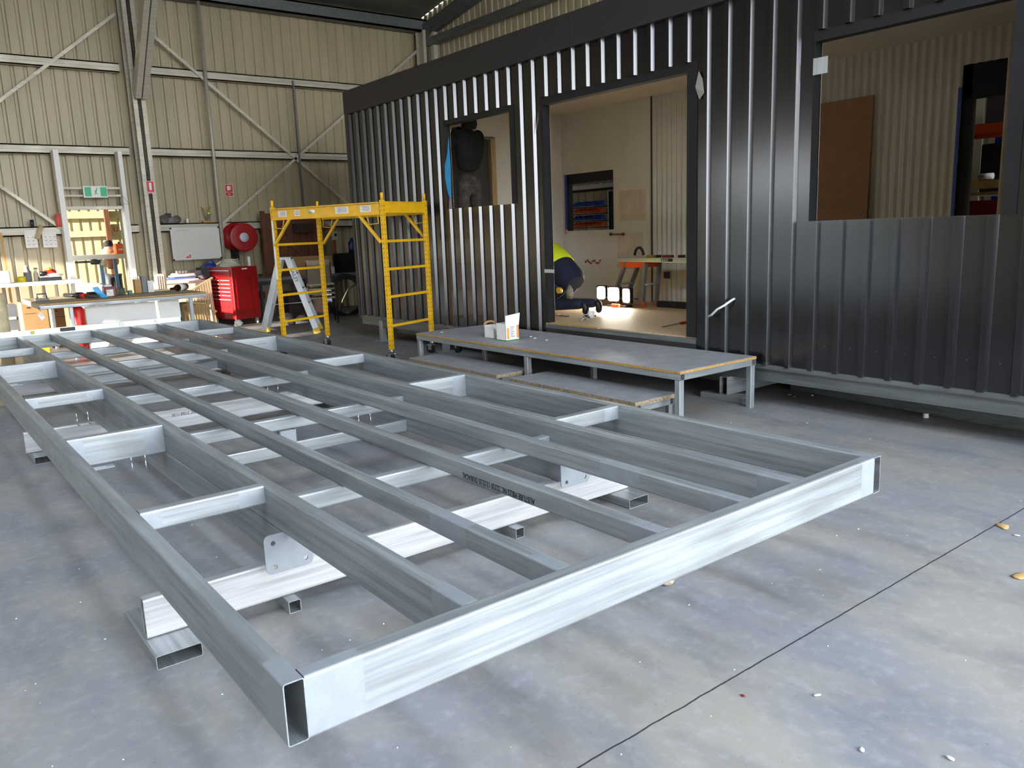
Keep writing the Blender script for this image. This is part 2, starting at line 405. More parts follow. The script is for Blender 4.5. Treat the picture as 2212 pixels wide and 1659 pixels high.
for xa, xb, ya, yb in ((XL, -4.3, YF, 14.06), (-2.7, .5, YF, 14.06), (-4.3, -2.7, YF, -.5), (-4.3, -2.7, 4.7, 14.06), (1.5, XR, YF, 14.06), (.5, 1.5, YF, -3.2), (.5, 1.5, 1.2, 14.06)):
    ys = [ya] + ([2] if ya < 2 < yb else []) + [yb]
    for p, q in zip(ys, ys[1:]):
        mb.add([(xa, p, roofz(p)), (xb, p, roofz(p)), (xb, q, roofz(q)), (xa, q, roofz(q)), (xa, p, roofz(p) + .05), (xb, p, roofz(p) + .05), (xb, q, roofz(q) + .05), (xa, q, roofz(q) + .05)],
               [(0, 1, 2, 3), (4, 5, 6, 7), (0, 1, 5, 4), (1, 2, 6, 5), (2, 3, 7, 6), (3, 0, 4, 7)])
struct('ceiling', mb, ROOFM, 'underside of the steel roof sheeting')
# girts, eave strut, columns, braces
def cgirt(x0, x1, z, y=13.83, h=.15, d=.1):
    return MB().box((x0, y, z), (x1, y + .004, z + h)).box((x0, y, z + h - .02), (x1, y + d, z + h)).box((x0, y, z), (x1, y + d, z + .02)).box((x0, y - .012, z + h * .45), (x1, y, z + h * .52))
n = 1
def trim(mb, m, label):
    global n
    struct('trim_%d' % n, mb, m, label); n += 1
for z in (4.32, 2.95): trim(cgirt(XL, 3.12, z), GUT, 'horizontal galvanised wall girt left of the column'); trim(cgirt(3.46, XR, z), GUT, 'horizontal galvanised wall girt right of the column')
trim(cgirt(XL, 1.9, 1.64), GUT, 'chest-high wall girt left of the doorway'); trim(cgirt(2.96, 3.12, 1.64), GUT, 'short girt between doorway and column'); trim(cgirt(3.46, XR, 1.64), GUT, 'chest-high wall girt right of the column')
trim(MB().box((XL, 13.7, 5.62), (XR, 13.74, 5.86)).box((XL, 13.7, 5.62), (XR, 13.95, 5.65)).box((XL, 13.7, 5.83), (XR, 13.95, 5.86)), GD, 'eave strut along the top of the back wall')
def ccol(x, y0, y1, z0, z1):
    return MB().box((x - .1, y0, z0), (x - .012, y0 + .03, z1)).box((x + .012, y0, z0), (x + .1, y0 + .03, z1)).box((x - .03, y0, z0), (x - .014, y1, z1)).box((x + .014, y0, z0), (x + .03, y1, z1)).box((x - .1, y1 - .03, z0), (x + .1, y1, z1))
trim(ccol(3.29, 13.48, 13.8, 0, 5.6), GUT, 'double channel portal column on the back wall')
mb = MB()
for dx in (-.055, .055): mb.bar((3.30 + dx, 13.42, 3.9), (3.34 + dx, 11.9, 5.75), .09, .2, up=(0, 0, 1))
trim(mb, GUT, 'knee brace running from the column up to the rafter')
trim(MB().bar((3.34, 13.6, 5.7), (3.34, 4, 7.3), .12, .3), GD, 'portal rafter'), trim(ccol(9.12, 13.5, 13.8, 0, 5.6), GUT, 'corner column beside the cabin')
trim(MB().bar((9.2, 13.8, 5.6), (9.2, 3, 7.3), .12, .28), GD, 'sloping end rafter on the gable wall')
trim(MB().box((9.1, -6.9, 5.28), (9.22, 13.6, 5.44)), GD, 'horizontal gable girt above the cabin')
trim(MB().box((9.14, 13.3, 3.2), (9.24, 13.42, 5.7)), GUT, 'gable mullion next to the corner column')
for a, b, l in (((0.2, 2.85), (3.15, 5.25), 'left diagonal brace rising to the column'), ((3.45, 5.2), (7.6, 1.75), 'diagonal brace falling to the right across the back wall'), ((4.5, 1.7), (9.05, 5.25), 'diagonal brace rising to the corner column'), ((-1, 4.3), (1.92, 1.74), 'diagonal brace falling to the doorway stud')):
    trim(MB().bar((a[0], 13.8, a[1]), (b[0], 13.8, b[1]), .05, .012, up=(0, 1, 0)), GUT, l)
trim(MB().bar((6.2, 13.79, 4.42), (6.2, 13.79, 1.7), .05, .03), SBLUE and GD, 'bluish galvanised vertical bridging strap')
trim(MB().cyl((4.53, 13.74, .3), (4.53, 13.74, 5.62), .03), GUT, 'slim vertical conduit on the back wall')
for i in range(4): trim(MB().box((-9, 12.4 - i * 1.3, roofz(12.4 - i * 1.3) - .16), (XR, 12.46 - i * 1.3, roofz(12.4 - i * 1.3))), GD, 'roof purlin')
# doorway in the back wall
d = thing('door_1', 'open personnel doorway with cream steel jambs in the back wall', 'doorway', (2.43, 13.7, 0)); d['kind'] = 'structure'
MB().box((1.905, 13.6, 0), (1.985, 13.83, 3.0)).build('jamb', WHITE, d); MB().box((2.875, 13.6, 0), (2.94, 13.83, 3.0)).build('jamb', WHITE, d)
MB().box((1.99, 13.7, 2.05), (2.87, 13.95, 2.1)).build('door_head', GUT, d)
MB().box((1.99, 13.72, 2.385), (2.87, 13.76, 2.415)).build('rail', GUT, d); MB().box((1.99, 13.72, 2.26), (2.87, 13.76, 2.29)).build('rail', GUT, d)
s = thing('exit_sign', 'green and white illuminated exit sign hung over the doorway', 'sign', (2.47, 13.66, 2.2))
MB().box((2.28, 13.64, 2.24), (2.65, 13.7, 2.43)).build('housing', WHITE, s, .004)
for a in (2.30, 2.54): MB().box((a, 13.634, 2.26), (a + .1, 13.64, 2.41)).build('green_panel', GSIGN, s)
mb = MB().cyl((2.49, 13.634, 2.385), (2.49, 13.638, 2.385), .012).bar((2.485, 13.636, 2.37), (2.465, 13.636, 2.325), .018, .004, up=(0, 1, 0)).bar((2.465, 13.636, 2.325), (2.445, 13.636, 2.28), .01, .004, up=(0, 1, 0)).bar((2.465, 13.636, 2.325), (2.495, 13.636, 2.29), .01, .004, up=(0, 1, 0)).bar((2.48, 13.636, 2.36), (2.445, 13.636, 2.335), .008, .004, up=(0, 1, 0)); mb.build('running_figure', GSIGN, s)
def ext_sign(x, z, w, h, y, label, rows):
    s = thing('fire_sign', label, 'sign', (x, y, z))
    MB().box((x - w / 2, y - .004, z - h / 2), (x + w / 2, y, z + h / 2)).build('sign_border', WHITE, s); MB().box((x - w / 2 + .008, y - .006, z - h / 2 + .008), (x + w / 2 - .008, y - .003, z + h / 2 - .008)).build('sign_face', RSIGN, s)
    for nm, a, b, c, e in rows: MB().box((x + a, y - .008, z + b), (x + c, y - .005, z + e)).build(nm, WHITE, s)
    return s
s = ext_sign(3.30, 2.40, .13, .21, 13.47, 'red and white extinguisher sign on the portal column', [('extinguisher_symbol', -.02, -.05, .02, .075), ('lettering_line', -.05, -.088, .05, -.08)])
s = ext_sign(4.83, 2.38, .15, .22, 13.99, 'red fire hose reel sign on the wall above the hose reel', [('hose_symbol', -.035, .0, .02, .08), ('hose_symbol', .03, .01, .04, .08)])
for i, t in enumerate(('FIRE HOSE', 'REEL')): text('lettering', t, .03, frame_m((4.83, 13.982, 2.335 - i * .035), (1, 0, 0), (0, 0, 1)), WHITE, s, align='CENTER')

# ================================================================ the trailer floor frame
F = thing('trailer_frame', 'large welded galvanised trailer floor frame filling the foreground, raised on cross beams', 'steel frame', (1.24, 4.3, 0))
W_, LF = 2.484, 8.69; ZT = .5
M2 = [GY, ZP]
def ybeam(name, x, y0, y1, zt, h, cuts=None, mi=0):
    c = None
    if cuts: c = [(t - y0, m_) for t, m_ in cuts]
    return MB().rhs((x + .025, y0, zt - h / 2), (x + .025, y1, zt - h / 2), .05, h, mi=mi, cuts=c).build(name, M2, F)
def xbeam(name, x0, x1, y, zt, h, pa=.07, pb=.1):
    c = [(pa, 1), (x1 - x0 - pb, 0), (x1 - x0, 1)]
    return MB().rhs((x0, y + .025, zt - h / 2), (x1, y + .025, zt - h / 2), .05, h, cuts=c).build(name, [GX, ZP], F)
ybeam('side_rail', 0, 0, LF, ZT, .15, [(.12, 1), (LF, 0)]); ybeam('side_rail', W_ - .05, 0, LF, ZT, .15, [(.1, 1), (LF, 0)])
xbeam('end_rail', .05, W_ - .05, 0, ZT, .15, .14, .09); xbeam('end_rail', .05, W_ - .05, LF - .05, ZT, .15)
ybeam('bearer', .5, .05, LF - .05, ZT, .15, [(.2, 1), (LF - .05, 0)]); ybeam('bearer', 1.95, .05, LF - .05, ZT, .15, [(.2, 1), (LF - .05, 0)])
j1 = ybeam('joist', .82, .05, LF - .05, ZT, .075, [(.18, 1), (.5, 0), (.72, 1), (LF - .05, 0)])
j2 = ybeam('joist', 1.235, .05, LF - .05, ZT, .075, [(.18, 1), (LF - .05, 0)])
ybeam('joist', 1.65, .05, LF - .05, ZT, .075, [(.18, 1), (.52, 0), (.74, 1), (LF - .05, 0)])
for y, h in ((1.41, .075), (2.84, .15), (4.29, .075), (6.14, .15), (7.37, .075)):
    xbeam('outrigger', .05, .5, y, ZT, h); xbeam('outrigger', 2.0, W_ - .05, y, ZT, h)
    xbeam('cross_member', .55, 1.95, y, .425, .075, .02, .04)
for y in (2.82, 6.5):
    xbeam('lower_cross_member', .55, 1.95, y, .275, .075, .02, .04)
    MB().rhs((1.17, y + .025, .275), (1.17, y + .025, .35), .1, .05, up=(0, 1, 0)).build('strut', ZP, F)
ybeam('chassis_rail', .5, 1.27, 8.4, .35, .15); ybeam('chassis_rail', 1.95, 1.27, 8.4, .35, .15)
for x0, x1 in ((.425, .612), (1.89, 2.075)):
    plate(rround(x0, .198, x1, .352, .022), [(x0 + .035, .318, .0095), (x0 + .035, .225, .0095), (x1 - .03, .228, .0095)], .006, frame_m((0, 1.262, 0), (1, 0, 0), (0, 0, 1)), 'hanger_plate', ZP, F)
for y in (2.84, 6.14):
    MB().box((.05, y - .05, .335), (.24, y + .0, .343)).box((.06, y - .046, .343), (.20, y - .04, .35)).build('slotted_bracket', ZP, F)
for y in (2.82, 4.3):
    for x in (.325, .392): MB().tube([(x, y, .36), (x, y, .285), (x + .006, y, .277), (x + .014, y, .28)], .004).build('rod_hook', CHROME, F)
    for x in (1.62, 1.70): MB().tube([(x, y, .36), (x, y, .27)], .004).build('rod_hook', CHROME, F)
T1 = text('mill_stamp', 'AUSTUBE MILLS NC 22320 13:32:35 DURAGAL', .034, frame_m((1.2345, .655, .4555), (0, 1, 0), (0, 0, -1)), INK, j2, xs=.69)
bpy.context.view_layer.update()
for i, (x, y, z) in enumerate([(.3, 8.66, .5)]): pass
# support beams, packers
def beam(x0, x1, y, label):
    return one('support_beam', MB().rhs((x0, y + .025, .125), (x1, y + .025, .125), .05, .15, t=.004), SUPM, label, 'steel beam', 'support beams under the trailer frame')
SUPM = galv('galvanised_support', 0, (190, 190, 190), .5, .55, .14)
b1 = beam(.012, 2.45, 1.36, 'galvanised support beam under the frame nearest the camera')
b2 = beam(.055, 2.45, 4.74, 'galvanised support beam under the middle of the frame, second from the camera')
b3 = beam(.05, 2.45, 7.3, 'galvanised support beam under the far end of the frame')
text('mill_stamp', 'NC 21368 11:50', .034, frame_m((1.2, 4.7385, .167), (-1, 0, 0), (0, 0, -1)), INK, b2, xs=.75)
def packer(x0, x1, y0, y1, label):
    return one('packer_tube', MB().rhs(((x0 + x1) / 2, y0, .025), ((x0 + x1) / 2, y1, .025), x1 - x0, .05, t=.0025, r=.006), GY, label, 'steel tube', 'short flat tubes packing up the support beams')
packer(0, .155, 1.21, 1.66, 'flat open-ended tube under the near left end of the first support beam')
packer(2.316, 2.456, 1.22, 1.6, 'flat open-ended tube under the right end of the first support beam')
packer(.08, .225, 4.58, 4.95, 'flat open-ended tube under the left end of the second support beam')
packer(2.3, 2.45, 4.6, 4.95, 'flat tube under the right end of the second support beam')
packer(.08, .22, 7.2, 7.5, 'flat tube under the left end of the far support beam'); packer(2.3, 2.45, 7.2, 7.5, 'flat tube under the right end of the far support beam')
def foot(x, y, label): return one('square_tube_foot', MB().rhs((x, y, .025), (x, y + .14, .025), .05, .05, t=.0025, r=.005), GY, label, 'steel tube', 'small square tubes under the first support beam')
foot(.537, 1.3, 'small square tube end poking from under the first support beam, left of centre'); foot(1.66, 1.3, 'small square tube end under the first support beam, right of centre')
# straight edge on the far rail
s = thing('straight_edge', 'long aluminium straight edge with level vials lying on the far rail of the frame', 'spirit level', (.9, 8.65, .5))
MB().box((-.75, 8.63, .5), (2.235, 8.665, .507)).box((-.75, 8.63, .552), (2.235, 8.665, .56)).box((-.75, 8.645, .505), (2.235, 8.655, .554)).build('extrusion', ALUX, s)
for x, r in ((.66, .022), (1.95, .024), (1.57, .03)): MB().cyl((x, 8.628, .53), (x, 8.668, .53), r, 16).build('vial_housing', WHITE if r > .023 else mat('vial_yellow', rgb(200, 190, 80), .3), s)
MB().box((.93, 8.622, .512), (1.08, 8.672, .553)).build('handle', DGRY, s, .006); MB().cyl((2.235, 8.6475, .53), (2.245, 8.6475, .53), .026, 4).build('end_cap', BLK, s)

# ================================================================ platforms
p = thing('work_platform', 'long low work platform with grey board deck and galvanised legs along the cabin', 'platform', (4.26, 3.97, 0))
for i, (a, b) in enumerate(((2.17, 3.05), (3.054, 3.9), (3.904, 5.77))): MB().box((3.82, a, .386), (4.71, b, .406)).build('deck_board', [CHIP], p, .001)
MB().box((3.816, 2.168, .3865), (3.82, 5.77, .4035)).box((3.82, 2.166, .3865), (4.71, 2.17, .4035)).build('board_edge', CHIPE, p)
for x in (3.822, 4.658): MB().rhs((x + .025, 2.17, .361), (x + .025, 5.77, .361), .05, .05).build('frame_rail', GY, p)
for y in (2.195, 3.4, 4.6, 5.745): MB().rhs((3.872, y, .361), (4.66, y, .361), .05, .05).build('frame_rail', GX, p)
for x, y in ((3.847, 2.2), (4.683, 2.2), (3.847, 5.74), (4.683, 5.74), (3.847, 3.93), (4.683, 3.97)): MB().rhs((x, y, 0), (x, y, .336), .05, .05).build('leg', GZ, p)
for x, y in ((4.12, 5.45), (4.5, 4.9)):
    MB().box((x - .04, y - .04, .325), (x + .04, y + .04, .336)).box((x - .02, y - .012, .24), (x - .016, y + .02, .33)).box((x + .016, y - .012, .24), (x + .02, y + .02, .33)).build('castor_bracket', CHROME, p)
    MB().cyl((x - .014, y - .01, .25), (x + .014, y - .01, .25), .06, 20).build('castor_wheel', RUB, p)
def step(x0, x1, y0, y1, z, label):
    p = thing('low_step', label, 'step', ((x0 + x1) / 2, (y0 + y1) / 2, 0), group='low chipboard steps')
    MB().box((x0, y0, z - .03), (x1, y1, z), 0).build('step_board', [CHIP], p); MB().box((x0 - .002, y0 - .002, z - .029), (x0, y1, z - .002)).box((x0, y0 - .002, z - .029), (x1, y0, z - .002)).build('board_edge', CHIPR, p)
    for x in (x0 + .03, x1 - .07): MB().rhs((x + .02, y0 + .01, z - .055), (x + .02, y1 - .01, z - .055), .04, .05).build('frame_rail', GY, p)
    MB().rhs((x0 + .07, y0 + .03, z - .055), (x1 - .07, y0 + .03, z - .055), .04, .05).build('frame_rail', GX, p)
    for x in (x0 + .05, x1 - .05):
        for y in (y0 + .04, y1 - .04): MB().rhs((x, y, 0), (x, y, z - .08), .04, .04).build('leg', GZ, p)
step(3.55, 3.95, 4.0, 5.5, .2, 'low chipboard step partly under the far half of the work platform')
step(3.54, 3.99, 2.34, 3.81, .2, 'low chipboard step in front of the near half of the work platform')
# cartons and scraps on the platform
c = thing('screw_carton', 'small white carton with green base and raised lid flap on the work platform', 'box', (4.08, 4.52, .406))
MB().box((4.01, 4.45, .406), (4.17, 4.6, .416)).build('green_base', mat('green_print', rgb(20, 130, 70), .5), c)
MB().box((4.0105, 4.4505, .416), (4.1695, 4.453, .56)).box((4.0105, 4.597, .416), (4.1695, 4.5995, .57)).box((4.0105, 4.4505, .416), (4.013, 4.5995, .57)).box((4.167, 4.4505, .416), (4.1695, 4.5995, .62)).build('carton_wall', PAPER, c)
MB().add([(4.01, 4.448, .55), (4.17, 4.448, .55), (4.175, 4.435, .665), (4.0, 4.435, .65), (4.01, 4.4505, .55), (4.17, 4.4505, .55), (4.175, 4.4375, .665), (4.0, 4.4375, .65)], [(0, 1, 2, 3), (7, 6, 5, 4), (0, 1, 5, 4), (1, 2, 6, 5), (2, 3, 7, 6), (3, 0, 4, 7)]).build('lid_flap', PAPER, c)
MB().box((4.025, 4.4485, .425), (4.05, 4.4502, .53)).box((4.14, 4.4485, .43), (4.165, 4.4502, .55)).build('orange_print', mat('orange_print', rgb(230, 160, 70), .6), c)
for i in range(7): MB().box((4.065, 4.4485, .535 - i * .015), (4.065 + .05 - (i % 3) * .01, 4.4502, .539 - i * .015)).build('print_line', INK, c)
c = thing('opened_carton', 'torn brown-flapped small carton behind the white one on the platform', 'box', (4.13, 4.78, .406))
MB().box((4.06, 4.70, .406), (4.2, 4.703, .5)).box((4.06, 4.86, .406), (4.2, 4.863, .53)).box((4.06, 4.70, .406), (4.063, 4.863, .52)).box((4.197, 4.70, .406), (4.2, 4.863, .53)).box((4.06, 4.7, .406), (4.2, 4.86, .409)).build('carton_wall', PAPER, c)
MB().tube([(4.06 + .02 * i, 4.86 + .015 * math.sin(i), .53 + .03 * math.sin(i * .45)) for i in range(8)], .012).build('torn_flap', CARD, c)
MB().box((4.08, 4.698, .42), (4.11, 4.7, .48)).build('orange_print', mat('orange_print', rgb(230, 160, 70), .6), c)
for i, (px, py) in enumerate(((1148, 727), (1156, 731), (955, 718), (1180, 735), (1105, 716))):
    q = at(px, py, z=.41); one('metal_offcut', MB().blob((q.x, q.y, .412), .03 - .004 * i, .014, .007, i, .4, 8), ALU, ['crumpled grey offcut beside the white carton', 'smaller dark offcut beside the carton on the platform', 'bright metal scrap near the far end of the platform', 'thin scrap between the cartons and the door sill', 'tiny scrap behind the cartons'][i], 'offcut', 'scraps on the work platform')

# ================================================================ the cabin
C_ = thing('portable_cabin', 'dark charcoal ribbed portable cabin with cut-out window and door openings', 'cabin', (5.9, 3.7, 0))
YE, Y0 = 8.89, -2.2
HO = [(5.19, 6.51, 1.71, 2.70), (2.82, 4.765, .395, 2.70), (.44, 1.80, 1.42, 2.71)]
def dcl(u0, u1, z0, z1, holes):
    us = {u0, u1}; P_ = .1962; off = .368
    prof = [(-.034, 0), (-.018, .030), (.018, .030), (.034, 0)]
    k0 = int((u0 - off) / P_) - 1; pts = []
    for k in range(k0, int((u1 - off) / P_) + 2):
        for q, dd in prof: pts.append((off + k * P_ + q, dd))
        for q in (.085, .108): pts.append((off + k * P_ + q, 0))
    pts.sort()
    def d_at(u):
        for (a, da), (b, db) in zip(pts, pts[1:]):
            if a <= u <= b: return da + (db - da) * (u - a) / (b - a)
        return 0
    for u, dd in pts:
        if u0 < u < u1: us.add(u)
    for h in holes: us.update((h[0], h[1]))
    us = sorted(us); mb = MB()
    for a, b in zip(us, us[1:]):
        m = (a + b) / 2; zs = [(z0, z1)]
        for h in holes:
            if h[0] <= m <= h[1]:
                nz = []
                for p, q in zs:
                    if h[2] > p: nz.append((p, min(q, h[2])))
                    if h[3] < q: nz.append((max(p, h[3]), q))
                zs = nz
        for p, q in zs:
            if q - p > 1e-4:
                da, db = d_at(a + 1e-6), d_at(b - 1e-6)
                mb.add([(4.79 - da, a, p), (4.79 - db, b, p), (4.79 - db, b, q), (4.79 - da, a, q)], [(0, 1, 2, 3)])
    return mb
cl = dcl(Y0, YE - .05, .33, 3.08, HO).build('cladding', DARK, C_)
sm = cl.modifiers.new('solid', 'SOLIDIFY'); sm.thickness = .0012; sm.offset = 0
MB().box((4.745, Y0, 3.075), (4.80, 4.235, 3.375)).build('fascia_panel', FASC, C_, .002); MB().box((4.745, 4.24, 3.075), (4.80, YE, 3.375)).build('fascia_panel', FASC, C_, .002)
MB().box((4.75, YE - .05, .32), (4.80, YE, 3.08)).box((4.80, YE - .004, .32), (7.16, YE, 3.37)).build('corner_trim', FASC, C_)
MB().box((4.77, Y0, .30), (4.80, YE, .335)).box((4.80, Y0, .20), (4.85, YE, .33)).build('base_rail', GD, C_)
MB().box((4.85, Y0, .28), (7.1, YE, .31)).build('underfloor', BLKM, C_)
# black membrane wrapped round each opening, folded back into the reveal
OP = [(5.27, 6.50, 1.71, 2.65), (2.925, 4.73, .49, 2.63), (.525, 1.79, 1.42, 2.64)]
for (a, b, c, e), (i, j, k, l) in zip(HO, OP):
    mb = MB(); X0, X1 = 4.783, 4.79
    mb.box((X0, a, k), (X1, i, e)).box((X0, j, k), (X1, b, e)).box((X0, i, l), (X1, j, e))
    mb.box((X1, i - .012, k), (4.87, i, l)).box((X1, j, k), (4.87, j + .012, l)).box((X1, i, l), (4.87, j, l + .012)).build('opening_membrane', WRAP, C_)
MB().box((4.775, 2.82, .437), (4.85, 4.77, .478)).build('door_sill', GD, C_); MB().box((4.774, 4.0, .478), (4.80, 4.765, .4895)).build('floor_edge', CHIPE, C_)
MB().box((4.778, 2.82, .395), (4.79, 4.77, .436)).build('sill_flashing', FASC, C_)
# lining
def wallx(x, y0, y1, z0, z1, holes, t):
    ys = sorted({y0, y1} | {v for h in holes for v in h[:2]}); mb = MB()
    for a, b in zip(ys, ys[1:]):
        m = (a + b) / 2; zs = [(z0, z1)]
        for h in holes:
            if h[0] < m < h[1]:
                zs = [z for z in ((z0, h[2]), (h[3], z1)) if z[1] - z[0] > .001]
        for p, q in zs: mb.box((x, a, p), (x + t, b, q))
    return mb
wallx(4.86, Y0, YE - .05, .49, 2.95, OP, .012).build('front_lining', PLAS, C_)
MB().box((4.80, Y0, 2.72), (4.855, YE - .06, 2.95)).box((4.8, Y0, .335), (4.855, YE - .06, .42)).build('wall_framing', BLKM, C_)
wallx(7.02, 5.34, YE - .05, .49, 2.95, [(6.01, 6.92, 1.40, 2.155)], .012).build('rear_lining', PLAS, C_)
mb = MB(); ys = [Y0 + .0125 * i for i in range(int((5.34 - Y0) / .0125) + 1)]
for a, b in zip(ys, ys[1:]):
    f = lambda y: 7.014 + .009 * math.cos(2 * PI * y / .0765)
    m = (a + b) / 2
    zz = [(.49, 2.95)] if not 1.43 < m < 1.77 else [(.49, .6), (2.68, 2.95)]
    for p, q in zz: mb.add([(f(a), a, p), (f(b), b, p), (f(b), b, q), (f(a), a, q)], [(0, 1, 2, 3)], 0, True)
mb.build('corrugated_lining', ORB, C_)
MB().box((7.0, 5.335, .49), (7.03, 5.35, 2.95)).build('lining_joint', DGRY, C_)
wallx(7.13, Y0, YE, .3, 3.37, [(6.01, 6.92, 1.40, 2.155), (1.43, 1.77, .6, 2.68)], .01).build('rear_cladding', DARK, C_)
mb = MB().box((7.034, 5.99, 1.38), (7.13, 6.01, 2.17)).box((7.034, 6.92, 1.38), (7.13, 6.94, 2.17)).box((7.034, 6.0, 2.03), (7.13, 6.93, 2.165)).build('small_window_membrane', WRAP, C_)
MB().box((7.0, 6.90, 1.42), (7.02, 6.925, 2.15)).build('blue_tape_strip', BLUE, C_); MB().box((7.01, 6.93, 1.36), (7.019, 6.95, 2.17)).build('raw_window_edge', mat('raw_edge', rgb(190, 140, 110), .9), C_)
MB().box((7.03, 1.70, .6), (7.13, 1.775, 2.68)).box((7.03, 1.43, 2.4), (7.13, 1.77, 2.68)).build('tall_window_membrane', BLKM, C_); MB().box((7.0, 1.775, .9), (7.006, 1.8, 2.5)).build('blue_tape_strip', BLUE, C_)
MB().box((4.80, Y0, .47), (7.13, YE - .05, .49)).build('cabin_floor', PFLOOR, C_); MB().box((4.86, Y0, 2.95), (7.03, YE - .05, 2.965)).build('cabin_ceiling', PLAS, C_)
MB().box((4.80, Y0, 3.34), (7.16, YE, 3.37)).build('cabin_roof', FASC, C_)
MB().box((4.9, YE - .06, .49), (7.03, YE - .045, 2.95)).box((4.8, Y0, .3), (7.14, Y0 + .02, 3.34)).build('end_lining', PLAS, C_)
# partition with door opening
PY = 7.0
MB().box((5.89, PY, .49), (7.02, PY + .08, 2.95)).box((4.875, PY, 2.62), (5.89, PY + .08, 2.95)).box((4.875, PY, .49), (5.0, PY + .08, 2.62)).build('partition', PLAS, C_)
MB().box((5.815, PY - .008, .49), (5.89, PY + .09, 2.6)).build('door_stud', STUD, C_); MB().box((5.0, PY - .006, 2.58), (5.815, PY + .09, 2.62)).build('door_head_strip', GD, C_)
dl = MB().box((5.01, PY + .05, .5), (5.81, PY + .085, 2.57)).build('inner_door', DGRY, C_); MB().box((5.7, PY + .02, 2.53), (5.72, PY + .05, 2.58)).build('latch', WHITE, dl)
# patches of stopping on the plaster, cable holes
mb = MB().box((7.017, 5.45, 1.5), (7.0195, 5.9, 1.88)).box((7.017, 5.5, .9), (7.0195, 5.95, 1.36)).build('plaster_patch', mat('stopping', rgb(200, 188, 168), .85, noise=.1, nscale=5), C_)
MB().cyl((7.0, 6.05, 1.34), (7.0, 5.83, 1.335), .008).cyl((7.018, 6.05, 1.34), (6.99, 6.05, 1.34), .02).cyl((7.018, 5.83, 1.335), (6.99, 5.83, 1.335), .02).build('pipe_stub', mat('copper', rgb(120, 70, 50), .4, .6), C_)
MB().box((6.995, 5.05, .79), (7.004, 5.14, .87)).build('socket_hole', DGRY, C_)
mb = MB()
for i in range(9): mb.blob((7.014, 6.55 - i * .035, .98 + .02 * math.sin(i * 1.7)), .004, .02, .014, i, .4, 8)
mb.build('chipped_plaster', mat('chipped_red', rgb(150, 70, 50), .8), C_)
# piers and chassis underneath
for x, y in ((4.82, 8.34), (4.82, 6.75), (6.9, 8.3)):
    MB().rhs((x, y, .012), (x, y, .28), .075, .075, up=(0, 1, 0)).box((x - .09, y - .07, 0), (x + .09, y + .07, .012)).build('pier', GZ, C_)
MB().box((5.2, 2.6, .05), (5.3, 8.6, .3)).box((6.7, -2, .05), (6.8, 8.6, .3)).build('underfloor_bearer', GD, C_)
mb = MB()
for k in range(-8, 43):
    y = .368 + k * .1962 - .1; 
    if y < 1.9: mb.cyl((4.783, y, .52), (4.79, y, .52), .005, 8)
mb.build('screw_heads', DGRY, C_)
# curled tape and cable tail on the wall
one('curled_tape', MB().add([(4.775, 2.80, 2.62), (4.76, 2.75, 2.55), (4.745, 2.72, 2.44), (4.77, 2.79, 2.40), (4.77, 2.83, 2.50)], [(0, 1, 2, 3, 4)]), mat('grey_tape', rgb(170, 165, 155), .5), 'grey peeling tape corner at the top right of the door opening', 'tape')
one('curled_tape', MB().add([(4.775, 4.79, 2.58), (4.755, 4.765, 2.5), (4.76, 4.82, 2.36), (4.775, 4.81, 2.45)], [(0, 1, 2, 3)]), mat('grey_tape', rgb(170, 165, 155), .5), 'grey peeling tape at the top left of the door opening', 'tape')
one('silver_tape', MB().box((4.779, 1.69, 2.42), (4.783, 1.80, 2.53)), ALU, 'silver tape piece at the upper corner of the wide window opening', 'tape')
one('silver_tape', MB().box((4.779, 4.62, 1.0), (4.783, 4.77, 1.035)), ALU, 'silver tape band across the left door jamb', 'tape')
ct = at(1530, 684, x=4.75); cb = at(1587, 645, x=4.79)
one('cable_tail', MB().tube([(4.75, ct.y, ct.z), (4.73, ct.y - .05, ct.z + .02), (4.71, ct.y - .12, ct.z + .07), (4.73, cb.y + .05, cb.z - .05), (4.77, cb.y + .01, cb.z - .01), (4.792, cb.y, cb.z)], .009), WHITE, 'white cable tail hanging from a hole in the dark cladding', 'cable')
# skids lying on the slab under the right part of the cabin
one('skid_beam', MB().rhs((5.505, 2.36, .075), (4.96, -1.9, .075), .05, .15), GD, 'long dull steel beam lying at a slant on the floor under the cabin', 'steel beam')
one('cabin_support_beam', MB().rhs((4.74, 2.50, .125), (5.42, 2.50, .125), .075, .15, t=.004), GX, 'open-ended steel beam on a packer under the cabin behind the platform leg', 'steel beam')
one('cabin_packer', MB().rhs((4.80, 2.30, .025), (4.80, 2.72, .025), .15, .05), GY, 'flat steel tube on the floor under the open-ended cabin beam', 'steel tube')
q = at(2000, 896, z=.02); one('bottle_cap', MB().cyl((q.x, q.y, 0), (q.x, q.y, .032), .02, 14), WHITE, 'white plastic cap on the floor against the long slanting beam', 'cap')

